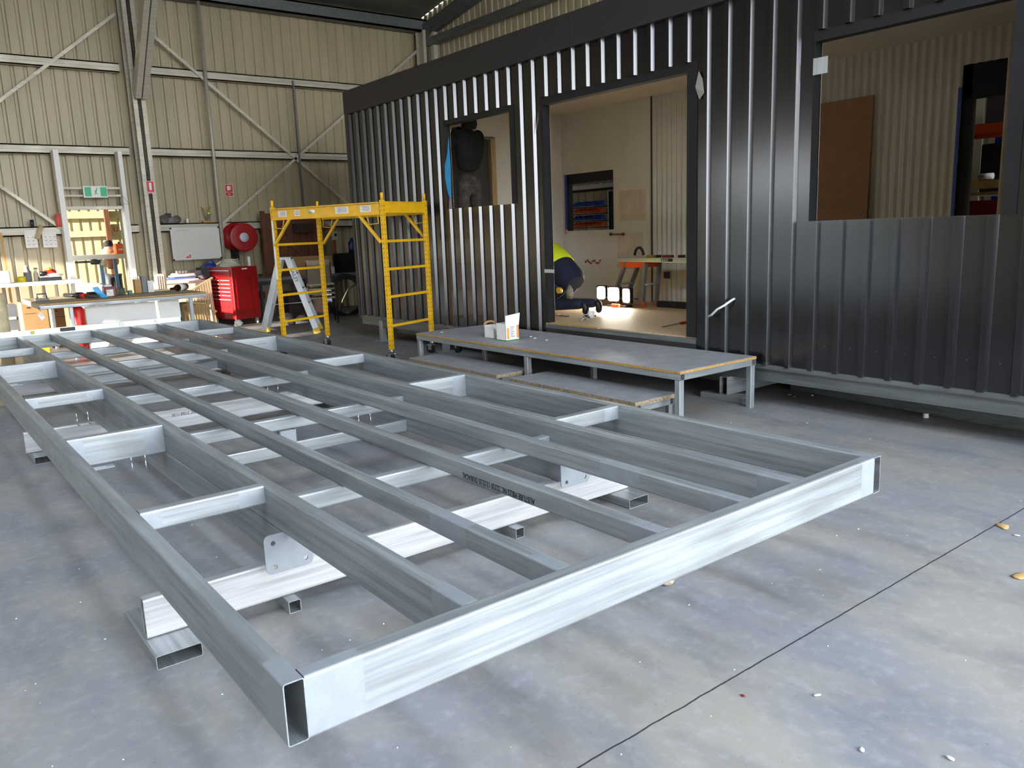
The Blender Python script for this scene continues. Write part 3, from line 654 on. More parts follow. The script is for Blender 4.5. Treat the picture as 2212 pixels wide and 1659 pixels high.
# ================================================================ things inside and behind the cabin
def c7(a, b): return (1140 + .229 * a, 420 + .229 * b)
FL = .49
s = thing('flood_light', 'lit triple-head work flood light on the cabin floor', 'flood light', (6.36, 5.25, FL))
def floodhead(cx, cy, w, h, az):
    c = at(*c7(cx, cy), x=6.33); M = Matrix.Translation(c) @ Matrix.Rotation(az, 4, 'Z')
    MB().box((0, -w / 2 - .012, -h / 2 - .012), (.05, w / 2 + .012, h / 2 + .012), 0, M).build('lamp_housing', BLK, s, .006)
    MB().add([tuple(M @ Vector((-.002, y, z))) for y, z in rround(-w / 2, -h / 2, w / 2, h / 2, .03)], [tuple(range(20))]).build('lens', LAMPM, s)
floodhead(692, 928, .11, .15, .3); floodhead(808, 942, .165, .16, .1); floodhead(928, 955, .12, .16, -.1)
MB().box((6.3, 5.12, FL), (6.42, 5.42, FL + .025)).cyl((6.37, 5.27, FL), (6.37, 5.27, .6), .014).box((6.35, 5.0, .585), (6.39, 5.55, .6)).build('stand', BLK, s)
MB().box((6.27, 5.2, FL), (6.30, 5.32, FL + .04)).build('orange_foot', ORNG, s)
p = thing('trestle_plank', 'aluminium trestle plank on stepladder legs inside the cabin, tools on top', 'plank', (6.62, 4.7, FL))
MB().box((6.48, 3.4, 1.015), (6.76, 5.42, 1.065)).build('plank', ALUX, p, .004)
MB().box((6.478, 4.55, 1.022), (6.48, 4.72, 1.058)).build('name_plate', BLK, p); text('lettering', 'BAILEY', .034, frame_m((6.4765, 4.71, 1.028), (0, -1, 0), (0, 0, 1)), WHITE, p, xs=.95)
for x in (6.5, 6.74):
    for sy in (1, -1): MB().bar((x, 5.3 if sy > 0 else 4.98, 1.0), (x, 5.55 if sy > 0 else 5.03, FL + .01), .03, .05, up=(1, 0, 0)).build('leg', GRYP, p); MB().box((x - .02, (5.55 if sy > 0 else 5.03) - .04, FL), (x + .02, (5.55 if sy > 0 else 5.03) + .03, FL + .06)).build('orange_foot', ORNG, p)
MB().box((6.485, 4.98, .95), (6.75, 5.38, 1.012)).build('orange_top_bracket', ORNG, p)
MB().cyl((6.5, 5.42, .75), (6.74, 5.42, .75), .014).cyl((6.5, 5.0, .75), (6.74, 5.0, .75), .014).build('rung', ALU, p)
a = at(*c7(1050, 560), x=6.55)
one('arched_tool', MB().tube([(6.55, a.y + .07 * math.cos(t), 1.09 + .09 * math.sin(t)) for t in [PI * i / 10 for i in range(11)]], .016), BLK, 'black arched tool handle standing on the trestle plank', 'tool')
for i, (u, l, m) in enumerate(((1160, .1, mat('dull_yellow', rgb(170, 140, 50), .5)), (1230, .05, BLK), (1320, .14, MAROON), (1450, .07, BLK))):
    q = at(*c7(u, 580), x=6.55); one('hand_tool', MB().box((6.53, q.y - l / 2, 1.066), (6.58, q.y + l / 2, 1.095)), m, ['yellow-handled tool on the trestle plank beside the black handle', 'small black block on the trestle plank', 'reddish file lying on the trestle plank', 'black tool at the right end of the visible plank'][i], 'tool', 'tools on the trestle plank', .004)
b = thing('broom', 'black broom head with green handle standing against the cabin wall', 'broom', (6.58, 4.6, FL))
MB().box((6.55, 4.1, FL), (6.65, 4.86, FL + .07)).build('bristle_head', BLKM, b, .01); MB().cyl((6.6, 4.42, FL + .07), (6.6, 4.41, FL + .16), .022).build('socket', mat('lime', rgb(110, 210, 60), .4), b); MB().cyl((6.6, 4.41, FL + .15), (6.62, 4.0, 1.35), .013).build('handle', GRN, b)
q = at(*c7(1270, 1245), z=FL + .01); r = at(*c7(1440, 1215), z=FL + .012)
s = thing('screwdriver', 'long red-handled screwdriver lying on the cabin floor near the sill', 'screwdriver', (q.x, q.y, FL)); MB().cyl((q.x, q.y, FL + .005), (r.x, r.y, FL + .012), .004).build('shaft', DGRY, s); MB().cyl(r, r + (r - q).normalized() * .1, .013).build('grip', RED, s)
q = at(*c7(300, 1135), z=FL + .012); r = at(*c7(500, 1128), z=FL + .012)
s = thing('chisel', 'dark chisel with timber handle on the cabin floor by the kneeling person', 'chisel', (q.x, q.y, FL)); MB().box((q.x - .01, min(q.y, r.y), FL), (q.x + .015, max(q.y, r.y), FL + .006)).build('blade', DGRY, s); MB().cyl((q.x, max(q.y, r.y), FL + .012), (q.x, max(q.y, r.y) + .09, FL + .012), .012).build('grip', PINE, s)
q = at(*c7(600, 1165), z=FL)
s = thing('white_cup', 'white cup standing on the cabin floor behind metal scraps', 'cup', (q.x, q.y, FL)); MB().lathe([(.028, 0), (.034, .004), (.036, .07), (.033, .07), (.03, .006)], (q.x, q.y, FL), 16).build('cup_body', WHITE, s)
for i in range(10):
    u, v = 540 + random.uniform(-30, 110), 1170 + random.uniform(-25, 30); q = at(*c7(u, v), z=FL)
    one('metal_scrap', MB().blob((q.x, q.y, FL + .01), .02 + random.uniform(0, .02), .012, .011, i, .45, 6), ALU if i % 3 else DGRY, 'crumpled metal flake by the white cup on the cabin floor', 'scrap', 'metal flakes by the white cup')
one('leaning_board', MB().bar((6.93, 3.0, FL), (6.99, 3.0, 2.55), .9, .012, up=(1, 0, 0)), mat('brown_board', rgb(150, 112, 82), .7, noise=.05), 'tan board leaning against the corrugated lining, seen through the wide opening', 'board')
one('hop_up_stool', MB().box((4.98, 6.35, 1.10), (5.5, 6.95, 1.15)).box((4.99, 6.36, .49), (5.03, 6.42, 1.10)).box((5.44, 6.36, .49), (5.48, 6.42, 1.10)).box((4.99, 6.86, .49), (5.03, 6.92, 1.10)).box((5.44, 6.86, .49), (5.48, 6.92, 1.10)), ALU, 'aluminium work stool under the standing person in the cabin', 'stool')
# bins and rack seen through the small window
BI = thing('bin_rack', 'dark wall rack carrying blue and orange parts bins behind the cabin', 'rack', (8.95, 8.4, 0))
MB().box((8.92, 7.98, .02), (8.98, 8.02, 2.0)).build('upright', BLKM, BI); MB().box((8.92, 9.36, .02), (8.98, 9.4, 2.0)).build('upright', BLKM, BI)
for z in (1.44, 1.55, 1.665, 1.775): MB().box((8.9, 8.02, z - .012), (8.97, 9.36, z)).build('bin_rail', BLKM, BI)
k = 0
for r_, z in enumerate((1.45, 1.56, 1.675, 1.785)):
    for c_ in range(6):
        y = 8.72 + c_ * .115 - .64; m = (ORNG, BLUE, ORNG, BLUE)[r_]
        mb = MB().add([(8.78, y, z), (8.89, y, z), (8.89, y + .1, z), (8.78, y + .1, z), (8.80, y, z + .04), (8.89, y, z + .08), (8.89, y + .1, z + .08), (8.80, y + .1, z + .04)], [(0, 1, 2, 3), (0, 4, 7, 3), (1, 5, 6, 2), (0, 1, 5, 4), (3, 2, 6, 7)])
        one('parts_bin', mb, m, ('orange' if m is ORNG else 'blue') + ' parts bin in the ' + ('bottom', 'second', 'third', 'top')[r_] + ' row of the rack behind the cabin', 'parts bin', ('orange' if m is ORNG else 'blue') + ' bins in the ' + ('bottom', 'second', 'third', 'top')[r_] + ' row')
for i, (z, x) in enumerate(((2.06, 8.9), (2.16, 8.85), (2.23, 8.95))):
    one('stacked_board', MB().box((x, 7.6, z), (x + .2, 9.4, z + (.07, .05, .03)[i])), PAPER if i < 2 else STUD, ('lower', 'middle', 'top')[i] + ' pale board in the small stack above the bins behind the cabin', 'board')
MB().box((8.86, 7.6, 2.04), (9.2, 9.4, 2.06)).build('shelf_bracket', BLKM, BI)
# pallet rack seen through the tall rear window
R_ = thing('pallet_rack', 'blue and orange pallet rack standing beyond the tall rear opening of the cabin', 'rack', (8.2, 1.9, 0))
MB().box((7.9, 2.16, 0), (8.0, 2.24, 4.0)).build('upright', BLUE, R_); MB().box((8.9, 2.16, 0), (9.0, 2.24, 4.0)).build('upright', BLUE, R_)
MB().box((7.9, -1, 2.13), (7.96, 2.16, 2.26)).box((7.885, -1, 2.17), (7.9, 2.16, 2.22)).build('rack_beam', ORNG, R_); MB().box((7.9, -1, 1.40), (7.96, 2.16, 1.55)).build('rack_beam', mat('dark_red', rgb(120, 24, 20), .5), R_)
MB().box((7.9, -1, 1.60), (8.9, 2.16, 1.63)).build('shelf_board', STUD, R_)
one('dark_backing', MB().box((8.25, .1, 1.63), (8.8, 2.1, 2.1)), mat('dark_brown', rgb(44, 36, 30), .8), 'large dark block added on the pallet rack to dim the view behind the amber timber', 'box', None, .01)  # dark blocks added to darken what shows through the tall rear window
one('dark_backing', MB().box((8.3, -.8, 2.27), (8.8, 2.1, 3.6)).box((7.96, -.9, 2.255), (8.9, 2.14, 2.27)), mat('dark_brown2', rgb(60, 50, 42), .8), 'tall brown block added on the upper level of the pallet rack to dim the view', 'box')
one('timber_length', MB().box((7.88, .2, 1.66), (7.97, 2.1, 1.74)), PINE, 'amber timber length lying on the pallet rack', 'timber')
one('paper_roll', MB().cyl((7.95, 1.85, 1.775), (7.95, 1.98, 1.775), .03), PAPER, 'white strip lying on top of the amber timber', 'paper')

# ================================================================ yellow mobile scaffold
ang = math.atan2(.345, .938)
S = thing('scaffold_tower', 'yellow mobile scaffold with two ladder ends standing beside the cabin', 'scaffold', (3.92, 6.5, 0), ang)
def L(x, y, z): return (x, y, z)
Wd, Ln = .755, 1.75; ZL = .15
def sc(mb, n, m, bev=0): return mb.build(n, m, S, bev, world=False)
legs = [(0, 0), (Wd, 0), (0, Ln), (Wd, Ln)]
for x, y in legs:
    top = 1.90
    mb = MB().box((x - .022, y - .022, ZL), (x + .022, y + .022, 1.82)).cyl((x, y, 1.82), (x, y, top), .017)
    lg = sc(mb, 'leg', YEL)
    hm = MB()
    for k in range(31): hm.cyl((x - .0005 - .022, y, .2 + k * .052), (x - .0235, y, .2 + k * .052), .006, 6).cyl((x, y - .0225, .2 + k * .052), (x, y - .0235, .2 + k * .052), .006, 6)
    o = hm.build('pin_holes', INK, lg, world=False); o['kind'] = 'stuff'
    sc(MB().cyl((x, y, .11), (x, y, ZL), .026).box((x - .03, y - .02, .095), (x + .03, y + .05, .11)).box((x - .024, y + .0, .04), (x - .019, y + .05, .1)).box((x + .019, y + .0, .04), (x + .024, y + .05, .1)).bar((x + .02, y - .03, .1), (x + .07, y - .05, .09), .02, .008), 'castor_fork', CHROME)
    sc(MB().cyl((x - .016, y + .025, .055), (x + .016, y + .025, .055), .055, 20), 'castor_wheel', RUB)
for y in (0, Ln):
    for z in (.42, .75, 1.06, 1.37): sc(MB().box((.022, y - .014, z - .014), (Wd - .022, y + .014, z + .014)), 'rung', YEL)
    sc(MB().box((.022, y - .02, 1.68), (Wd - .022, y + .02, 1.8)).box((.022, y - .03, 1.795), (Wd - .022, y + .03, 1.805)), 'end_rail', YEL)
for x, q in ((0, -1), (Wd, 1)):
    sc(MB().box((x + q * .024, .03, 1.665), (x + q * .032, Ln - .03, 1.8)).box((x + q * .024, .03, 1.79), (x + q * .05, Ln - .03, 1.802)).box((x + q * .024, .03, 1.663), (x + q * .05, Ln - .03, 1.672)), 'deck_side_rail', YEL)
    for y0, d in ((.022, 1), (Ln - .022, -1)):
        sc(MB().bar((x + q * .036, y0, 1.36), (x + q * .036, y0 + d * .3, 1.67), .026, .026), 'brace', YEL)
        sc(MB().tube([(x + q * .03, y0 + d * .03, 1.665), (x + q * .03, y0 + d * .02, 1.57), (x + q * .03, y0 + d * .16, 1.56), (x + q * .03, y0 + d * .19, 1.665)], .006, 6), 'wire_latch', YEL)
for y in (.2, .6, 1.0, 1.4): sc(MB().box((.0, y, 1.70), (Wd, y + .03, 1.73)), 'deck_joist', YEL)
for k, (y, w, h) in enumerate(((1.55, .14, .07), (1.3, .09, .07), (.58, .2, .075), (.22, .16, .07))):
    st = sc(MB().box((-.0335, y - w / 2, 1.735 - h / 2), (-.0325, y + w / 2, 1.735 + h / 2)), 'sticker', PAPER)
    mb = MB()
    for r in range(4): mb.box((-.0345, y - w * .42, 1.735 + h * (.3 - .2 * r)), (-.0335, y + w * (.4 - .1 * (r % 2)), 1.735 + h * (.36 - .2 * r)))
    o = mb.build('sticker_print', INK, st, world=False); o['kind'] = 'stuff'
sc(MB().lathe([(.055, 0), (.055, .001)], (0, 0, 0), 24, 0, Matrix.Translation((-.033, 1.06, 1.74)) @ Matrix.Diagonal((1, 1, .42, 1)) @ Matrix.Rotation(-PI / 2, 4, 'Y')), 'oval_badge', PAPER)
sc(MB().box((-.0245, 1.735, .95), (-.0235, 1.765, 1.66)), 'leg_sticker', PAPER)

# ================================================================ aluminium step ladder
LD = thing('step_ladder', 'white aluminium step ladder with yellow feet standing behind the scaffold', 'ladder', (4.38, 10.45, 0))
d = Vector((.27, .49, 0)) / .56; n_ = Vector((-.73, .40, 0)).normalized()
f0 = Vector((4.58, 9.97, 0)); f1 = f0 + d * .56; r0 = Vector((3.90, 10.47, 0)); r1 = r0 + d * .52
t0 = Vector((4.30, 10.21, 1.15)); t1 = t0 + d * .36; u0 = t0 + n_ * .12 * 1; u1 = u0 + d * .36
for a, b, nm in ((f0, t0, 'front_rail'), (f1, t1, 'front_rail'), (r0, u0, 'rear_rail'), (r1, u1, 'rear_rail')):
    o = MB().bar(a + (b - a) * .03, b, .025, .085, up=tuple(n_)).build(nm, ALU, LD)
    c = a + (b - a) * .0; MB().bar(a, a + (b - a) * .07, .03, .1, up=tuple(n_)).build('foot', mat('foot_yellow', rgb(214, 178, 60), .6), LD)
    if a is f0:
        dn = (a - b).normalized(); M = frame_m(b + (a - b) * .14 - d * .0145, dn, d.cross(dn)); M = frame_m(b + (a - b) * .13 - d * .0145 + n_ * .012, dn, Vector((0, 0, 1)).cross(dn).cross(dn) * -1)
        yy = (-d).cross(dn); M = frame_m(b + (a - b) * .13 - d * .0135 - yy * .028, dn, yy); text('lettering', 'BAILEY', .085, M, INK, LD, xs=.85)
for i in range(1, 5):
    k = i / 5; a = t0.lerp(f0, k); b = t1.lerp(f1, k); MB().bar(a, b, .075, .02, up=(0, 0, 1)).build('tread', ALU, LD)
MB().bar(r0.lerp(u0, .38), r1.lerp(u1, .38), .03, .02).build('rear_brace', ALU, LD); MB().bar(r0.lerp(u0, .4), f0.lerp(t0, .42), .03, .006, up=(0, 0, 1)).build('spreader', ALU, LD)
MB().bar((t0 + u0) / 2 - d * .02 + Vector((0, 0, -.0)), (t1 + u1) / 2 + d * .02, .22, .035).build('top_cap', ALU, LD)

# ================================================================ back of the shed
def span(px0, py0, px1, py1, y):
    a, b = at(px0, py0, y=y), at(px1, py1, y=y); return min(a.x, b.x), max(a.x, b.x), min(a.z, b.z), max(a.z, b.z)
# --- big workbench
BT = .745
B = thing('workbench', 'large low workbench with timber-edged top and galvanised legs at the left', 'workbench', (2.0, 10.95, 0))
MB().box((.95, 10.1, BT - .018), (3.02, 11.7, BT)).build('bench_top', mat('worn_ply', rgb(176, 160, 130), .6, noise=.15, nscale=5), B); MB().box((.95, 10.095, BT - .018), (3.02, 10.1, BT)).build('timber_edge', PINE, B)
for y in (10.1, 11.65): MB().rhs((.95, y + .025, BT - .045), (3.02, y + .025, BT - .045), .05, .05).build('frame_rail', GX, B)
for x in (.95, 2.97): MB().rhs((x + .025, 10.15, BT - .045), (x + .025, 11.65, BT - .045), .05, .05).build('frame_rail', GY, B)
for x in (1.3, 2.8):
    for y in (10.125, 11.65): MB().rhs((x, y, 0), (x, y, BT - .07), .05, .05).build('leg', GZ, B)
def onb(px, py):
    q = at(px, py, z=BT)
    if q.y > 11.3: q = at(px, py, y=11.3); q.z = BT
    return q
one('leaning_sheet', MB().bar((1.93, 10.22, .02), (1.93, 10.30, .66), .88, .012, up=(0, 1, 0)), WHITE, 'large bright white panel leaning under the workbench', 'panel')
one('leaning_sheet', MB().bar((2.55, 10.24, .02), (2.55, 10.31, .66), .28, .012, up=(0, 1, 0)), WHITE, 'smaller white panel under the right end of the workbench', 'panel')
one('red_cylinder', MB().lathe([(.05, 0), (.085, .01), (.085, .62), (.06, .66), (.02, .67)], (1.40, 10.3, 0), 20), REDB, 'red upright cylinder under the workbench beside its left leg', 'cylinder')
def carton(px0, py0, px1, py1, y, dep, label, m=CARD, z0=0):
    x0, x1, _, z1 = span(px0, py0, px1, py1, y)
    return one('cardboard_box', MB().box((x0, y, z0), (x1, y + dep, z1)).box((x0 + (x1 - x0) * .2, y - .002, z1 - .08), (x0 + (x1 - x0) * .34, y, z1 - .065), 1).box((x0 + .03, y - .002, z1 - .16), (x0 + .16, y, z1 - .155), 1), [m, INK], label, 'box')
carton(45, 655, 106, 700, 11.75, .4, 'big brown cardboard box on the floor left of the red cylinder')
carton(114, 662, 143, 700, 11.8, .3, 'narrow brown cardboard box between the bench legs')
one('yellow_tub', MB().box((.85, 10.4, 0), (1.03, 10.55, .33)), mat('yellow_label', rgb(222, 200, 40), .5), 'yellow packet in front of the big cardboard box', 'packet')
x0, x1, z0, z1 = span(0, 635, 21, 712, 9.6)
one('carpet_roll', MB().cyl((-.0 + x0 - .1, 9.7, 0), (x0 - .1 + 0, 9.7, z1), .16, 20), mat('cream_roll', rgb(222, 205, 165), .8, noise=.12, nscale=10), 'pale rolled bundle standing at the left edge of the picture', 'roll')
one('paper_tag', MB().add([at(81, 682, y=10.0), at(91, 692, y=10.0), at(98, 685, y=10.0), at(88, 672, y=10.0)], [(0, 1, 2, 3)]), PAPER, 'white tag hanging off the left corner of the workbench', 'tag')
tg = at(88, 672, y=10.0); one('tag_string', MB().tube([(tg.x, 10.0, tg.z), (tg.x - .02, 10.05, .70), (.96, 10.09, .70)], .003), DGRY, 'dark string holding the white tag to the workbench corner', 'string')
# things on the bench
T_ = thing('cordless_tool', 'long black cordless tool with red trim lying on the workbench', 'tool', tuple(onb(180, 648)))
a, b = onb(141, 643), onb(215, 646)
MB().cyl(a + Vector((0, 0, .035)), a.lerp(b, .38) + Vector((0, 0, .035)), .028).build('grip', BLK, T_); MB().cyl(a.lerp(b, .38) + Vector((0, 0, .04)), a.lerp(b, .5) + Vector((0, 0, .04)), .045).build('motor_housing', BLK, T_)
MB().cyl(a.lerp(b, .5) + Vector((0, 0, .036)), a.lerp(b, .62) + Vector((0, 0, .036)), .036).build('red_collar', REDB, T_); MB().cyl(a.lerp(b, .62) + Vector((0, 0, .035)), a.lerp(b, .97) + Vector((0, 0, .035)), .024).build('barrel', DGRY, T_)
def btub(name, px0, px1, pyb, h, dep, m, label, cat, bev=.006):
    a, b = onb(px0, pyb), onb(px1, pyb); return one(name, MB().box((a.x, a.y, BT), (b.x, a.y + dep, BT + h)), m, label, cat, None, bev)
q = onb(92, 650); s = thing('bench_vice', 'grey flat clamp lying on the left end of the workbench', 'clamp', (q.x, q.y, BT))
MB().box((q.x - .08, q.y, BT), (q.x + .08, q.y + .1, BT + .03)).build('body', GRYP, s, .004); MB().tube([(q.x - .05, q.y + .05, BT + .03), (q.x - .05, q.y + .05, BT + .09), (q.x + .06, q.y + .05, BT + .09), (q.x + .06, q.y + .05, BT + .03)], .01).build('clamp_arm', DGRY, s)
btub('white_bin', 173, 205, 634, .17, .3, WHITE, 'white plastic bin at the back of the workbench below the doorway', 'bin')
btub('black_tray', 194, 222, 643, .07, .2, BLKM, 'low black tray on the workbench beside the blue rag', 'tray')
q = onb(218, 644); one('blue_rag', MB().add([(q.x - .09, q.y, BT + .15), (q.x - .02, q.y - .01, BT + .16), (q.x + .04, q.y - .02, BT + .06), (q.x + .09, q.y - .02, BT + .005), (q.x + .01, q.y - .03, BT + .005), (q.x - .07, q.y - .01, BT + .09)], [(0, 1, 2, 5), (5, 2, 3, 4)]), LBLUE, 'bright blue rag hanging over the black tray on the workbench', 'rag')
s = thing('parts_tub', 'dark red square tub with papers on top on the workbench', 'tub', tuple(onb(242, 642)))
a, b = onb(228, 642), onb(258, 641)
MB().box((a.x, a.y, BT), (b.x, a.y + .18, BT + .14)).build('tub_body', MAROON, s, .01); MB().box((a.x + .02, a.y - .002, BT + .01), (b.x - .04, a.y, BT + .1)).build('clear_front', FILM, s); MB().box((a.x + .01, a.y + .02, BT + .14), (b.x - .05, a.y + .16, BT + .165)).build('papers', PAPER, s)
btub('green_crate', 259, 277, 638, .1, .18, mat('dark_green', rgb(30, 50, 34), .5), 'dark green crate beside the red tub on the workbench', 'crate')
btub('green_cup', 279, 291, 637, .06, .08, mat('green_blue', rgb(84, 120, 110), .5), 'small green container right of the dark crate', 'container')
s = thing('small_parts_boxes', 'cut-down cardboard parts boxes with a blue insert on the workbench', 'box', tuple(onb(320, 633)))
a, b, c = onb(292, 634), onb(322, 634), onb(349, 633)
for nm, x0, x1, h, m in (('box_wall', a.x, a.x + .1, .2, CARD), ('box_wall', a.x + .1, b.x + .05, .24, GRYP), ('box_wall', b.x + .05, c.x - .0, .17, PAPER)):
    MB().box((x0, a.y, BT), (x1 - .004, a.y + .01, BT + h)).box((x0, a.y + .15, BT), (x1 - .004, a.y + .16, BT + h * .9)).box((x0, a.y, BT), (x0 + .006, a.y + .16, BT + h)).box((x0, a.y, BT), (x1 - .004, a.y + .16, BT + .004)).build(nm, m, s)
q0, q1 = onb(370, 631), onb(402, 626)
s = thing('brown_bottle', 'brown bottle with white label lying on the workbench', 'bottle', tuple(q0))
a = q0 + Vector((0, 0, .045)); b = q1 + Vector((0, 0, .05)); MB().cyl(a.lerp(b, .4), b, .048, 16).cyl(a.lerp(b, .2), a.lerp(b, .4), .018, 12, r2=.045).cyl(a, a.lerp(b, .2), .018, 12).build('glass', mat('brown_glass', rgb(60, 28, 16), .15), s); MB().cyl(a.lerp(b, .48), a.lerp(b, .9), .0495, 16).build('paper_label', PAPER, s)
# --- left shelf on the wall and papers
s = thing('wall_shelf', 'white metal shelf along the back wall left of the doorway', 'shelf', (1.0, 13.3, 0))
zs = at(70, 609, y=13.2).z
MB().box((-.6, 13.2, zs - .06), (2.0, 13.5, zs)).build('shelf_top', WHITE, s); MB().box((1.95, 13.2, 0), (2.0, 13.25, zs - .06)).build('leg', WHITE, s); MB().box((-.2, 13.2, 0), (-.15, 13.25, zs - .06)).build('leg', WHITE, s)
def onsh(px): return at(px, 605, y=13.28).x
s = thing('steel_flask', 'grey steel flask standing on the left shelf', 'flask', (onsh(62), 13.3, zs)); MB().lathe([(.045, 0), (.055, .01), (.055, .16), (.03, .2), (.022, .21), (.022, .235)], (onsh(62), 13.32, zs), 18).build('flask_body', GRYP, s); MB().cyl((onsh(62), 13.32, zs + .235), (onsh(62), 13.32, zs + .26), .025).build('flask_cap', ALU, s)
s = thing('spray_bottle', 'slim clear spray bottle on the shelf beside the flask', 'bottle', (onsh(80), 13.3, zs)); MB().lathe([(.035, 0), (.035, .12), (.014, .17), (.014, .19)], (onsh(80), 13.32, zs), 16).build('bottle_body', BEIGE, s); MB().box((onsh(80) - .02, 13.3, zs + .19), (onsh(80) + .03, 13.34, zs + .215)).build('spray_head', DGRY, s)
one('yellow_tin', MB().cyl((onsh(47), 13.3, zs), (onsh(47), 13.3, zs + .09), .065, 20), mat('yellow_tin_paint', rgb(235, 215, 30), .4), 'yellow tin on the shelf left of the flask', 'tin')
s = thing('carry_case', 'low black case with silver trim on the shelf', 'case', (onsh(108), 13.3, zs)); MB().box((onsh(85), 13.22, zs), (onsh(133), 13.42, zs + .06)).build('case_body', BLK, s, .01); MB().box((onsh(86), 13.215, zs + .06), (onsh(130), 13.42, zs + .075)).build('trim_strip', ALU, s)
s = thing('black_drill', 'small black drill on top of the low case', 'drill', (onsh(95), 13.3, zs + .075)); MB().cyl((onsh(88), 13.3, zs + .12), (onsh(103), 13.3, zs + .12), .035).build('drill_body', BLK, s); MB().box((onsh(93), 13.28, zs + .075), (onsh(98), 13.32, zs + .11)).build('drill_base', BLK, s)
s = thing('red_grinder', 'red tool with a yellow cap on top of the low case', 'tool', (onsh(113), 13.3, zs + .075)); MB().blob((onsh(112), 13.32, zs + .13), .1, .05, .055, 3, .1, 12).build('red_body', REDB, s); MB().cyl((onsh(109), 13.3, zs + .17), (onsh(109), 13.3, zs + .21), .035).build('yellow_cap', mat('yellow_label', rgb(222, 200, 40), .5), s)
one('crumpled_cloth', MB().blob((onsh(118), 13.26, zs + .09), .1, .03, .025, 5, .4, 10), PAPER, 'white crumpled cloth in front of the red tool on the shelf', 'cloth')
s = thing('shelf_panel', 'grey flat white-fronted hood at the left end of the shelf', 'hood', (.6, 13.25, zs))
x0, x1, z0, z1 = span(-40, 588, 24, 606, 13.2); MB().box((x0, 13.18, zs), (x1, 13.45, z1)).build('hood_body', WHITE, s, .02)
one('grey_drawer_unit', MB().box((at(5, 650, y=12.6).x, 12.6, 0), (at(34, 650, y=12.6).x, 13.0, .62)).box((at(8, 650, y=12.6).x, 12.59, .2), (at(30, 650, y=12.6).x, 12.6, .24), 1).box((at(8, 650, y=12.6).x, 12.59, .4), (at(30, 650, y=12.6).x, 12.6, .44), 1), [GRYP, WHITE], 'grey shelving unit behind the pale roll at the left edge', 'cabinet')
x0, x1, z0, z1 = span(3, 503, 20, 648, 13.7); one('timber_batten', MB().box((x0, 13.6, 0), (x1, 13.63, z1)), PINE, 'upright timber batten against the back wall at the far left', 'timber')
for px0, px1, py0, py1, l in ((51, 83, 497, 535, 'left paper notice pinned to the chest-high girt'), (89, 125, 497, 534, 'right paper notice with small dark marks on the chest-high girt')):
    x0, x1, z0, z1 = span(px0, py0, px1, py1, 13.81); s = thing('paper_notice', l, 'paper', ((x0 + x1) / 2, 13.81, z0)); MB().box((x0, 13.808, z0), (x1, 13.811, z1)).build('sheet', PAPER, s)
    mb = MB()
    for i in range(9): mb.box((x0 + .03 + (i % 3) * .07, 13.806, z0 + .05 + (i // 3) * .06), (x0 + .06 + (i % 3) * .07, 13.8075, z0 + .055 + (i // 3) * .06))
    o = mb.build('small_print', INK, s); o['kind'] = 'stuff'
q = at(87, 500, y=13.75); one('paint_roller', MB().cyl(q + Vector((-.06, 0, -.11)), q + Vector((.03, 0, .1)), .035, 14), mat('roller_fleece', rgb(190, 170, 135), .95), 'tan roller sleeve hanging between the two paper notices', 'roller')
x0, x1, z0, z1 = span(117, 462, 136, 490, 13.8); one('red_tube', MB().cyl(((x0 + x1) / 2, 13.76, z0), ((x0 + x1) / 2, 13.76, z1), .055, 16), mat('faded_red', rgb(206, 92, 84), .6), 'faded red tube standing on the girt left of the doorway', 'tube')
q = at(70, 490, y=13.8); one('dark_jar', MB().cyl((q.x, 13.78, 1.79), (q.x, 13.78, 1.90), .03), mat('ink_blue', rgb(30, 34, 60), .4), 'small dark jar standing on the girt above the papers', 'jar')
q = at(265, 432, y=13.55); one('wire_hanger', MB().tube([q + Vector((0, 0, .08)), q + Vector((-.1, 0, -.06)), q + Vector((.1, 0, -.07))], .004, closed=True), DGRY, 'wire hanger hooked on the right door stud', 'hanger')
# --- whiteboard, radio, trophy, phone
x0, x1 = 3.64, 4.49; s = thing('whiteboard', 'blank whiteboard with black corners hanging right of the portal column', 'whiteboard', (4.06, 13.8, 1.15))
MB().box((x0, 13.79, 1.14), (x1, 13.805, 1.70)).build('board', WBRD, s); MB().box((x0 - .01, 13.787, 1.13), (x1 + .01, 13.80, 1.142)).box((x0 - .01, 13.787, 1.698), (x1 + .01, 13.80, 1.71)).box((x0 - .01, 13.787, 1.13), (x0 + .002, 13.80, 1.71)).box((x1 - .002, 13.787, 1.13), (x1 + .01, 13.80, 1.71)).build('board_frame', ALU, s)
for x, z in ((x0, 1.14), (x1, 1.14), (x0, 1.70), (x1, 1.70)): MB().box((x - .016, 13.782, z - .016), (x + .016, 13.80, z + .016)).build('corner_cap', BLK, s, .004)
lg = MB().prism([(3.84, 1.165), (3.94, 1.165), (3.94, 1.23)], 13.786, 13.789, 1).build('red_logo', RSIGN, s); text('logo_letter', 'A', .05, frame_m((3.895, 13.785, 1.172), (1, 0, 0), (0, 0, 1)), WHITE, s)
o = MB(); 
for i in range(12): o.box((3.74 + i * .021, 13.7885, 1.655 + (i % 3) * .003), (3.752 + i * .021, 13.7895, 1.662 + (i % 2) * .005))
o = o.build('faint_writing', GRYP, s); o['kind'] = 'stuff'
zg = 1.79
s = thing('portable_radio', 'silver two-speaker portable radio standing on the girt above the whiteboard', 'radio', (3.67, 13.88, zg))
MB().lathe([(.0, -.06), (.085, -.055), (.09, 0), (.085, .04), (0, .05)], (3.57, 13.87, 1.865), 24, 0, Matrix.Rotation(PI / 2, 4, 'X') @ Matrix.Scale(.9, 4)).build('speaker', mat('radio_grey', rgb(110, 105, 100), .45), s)
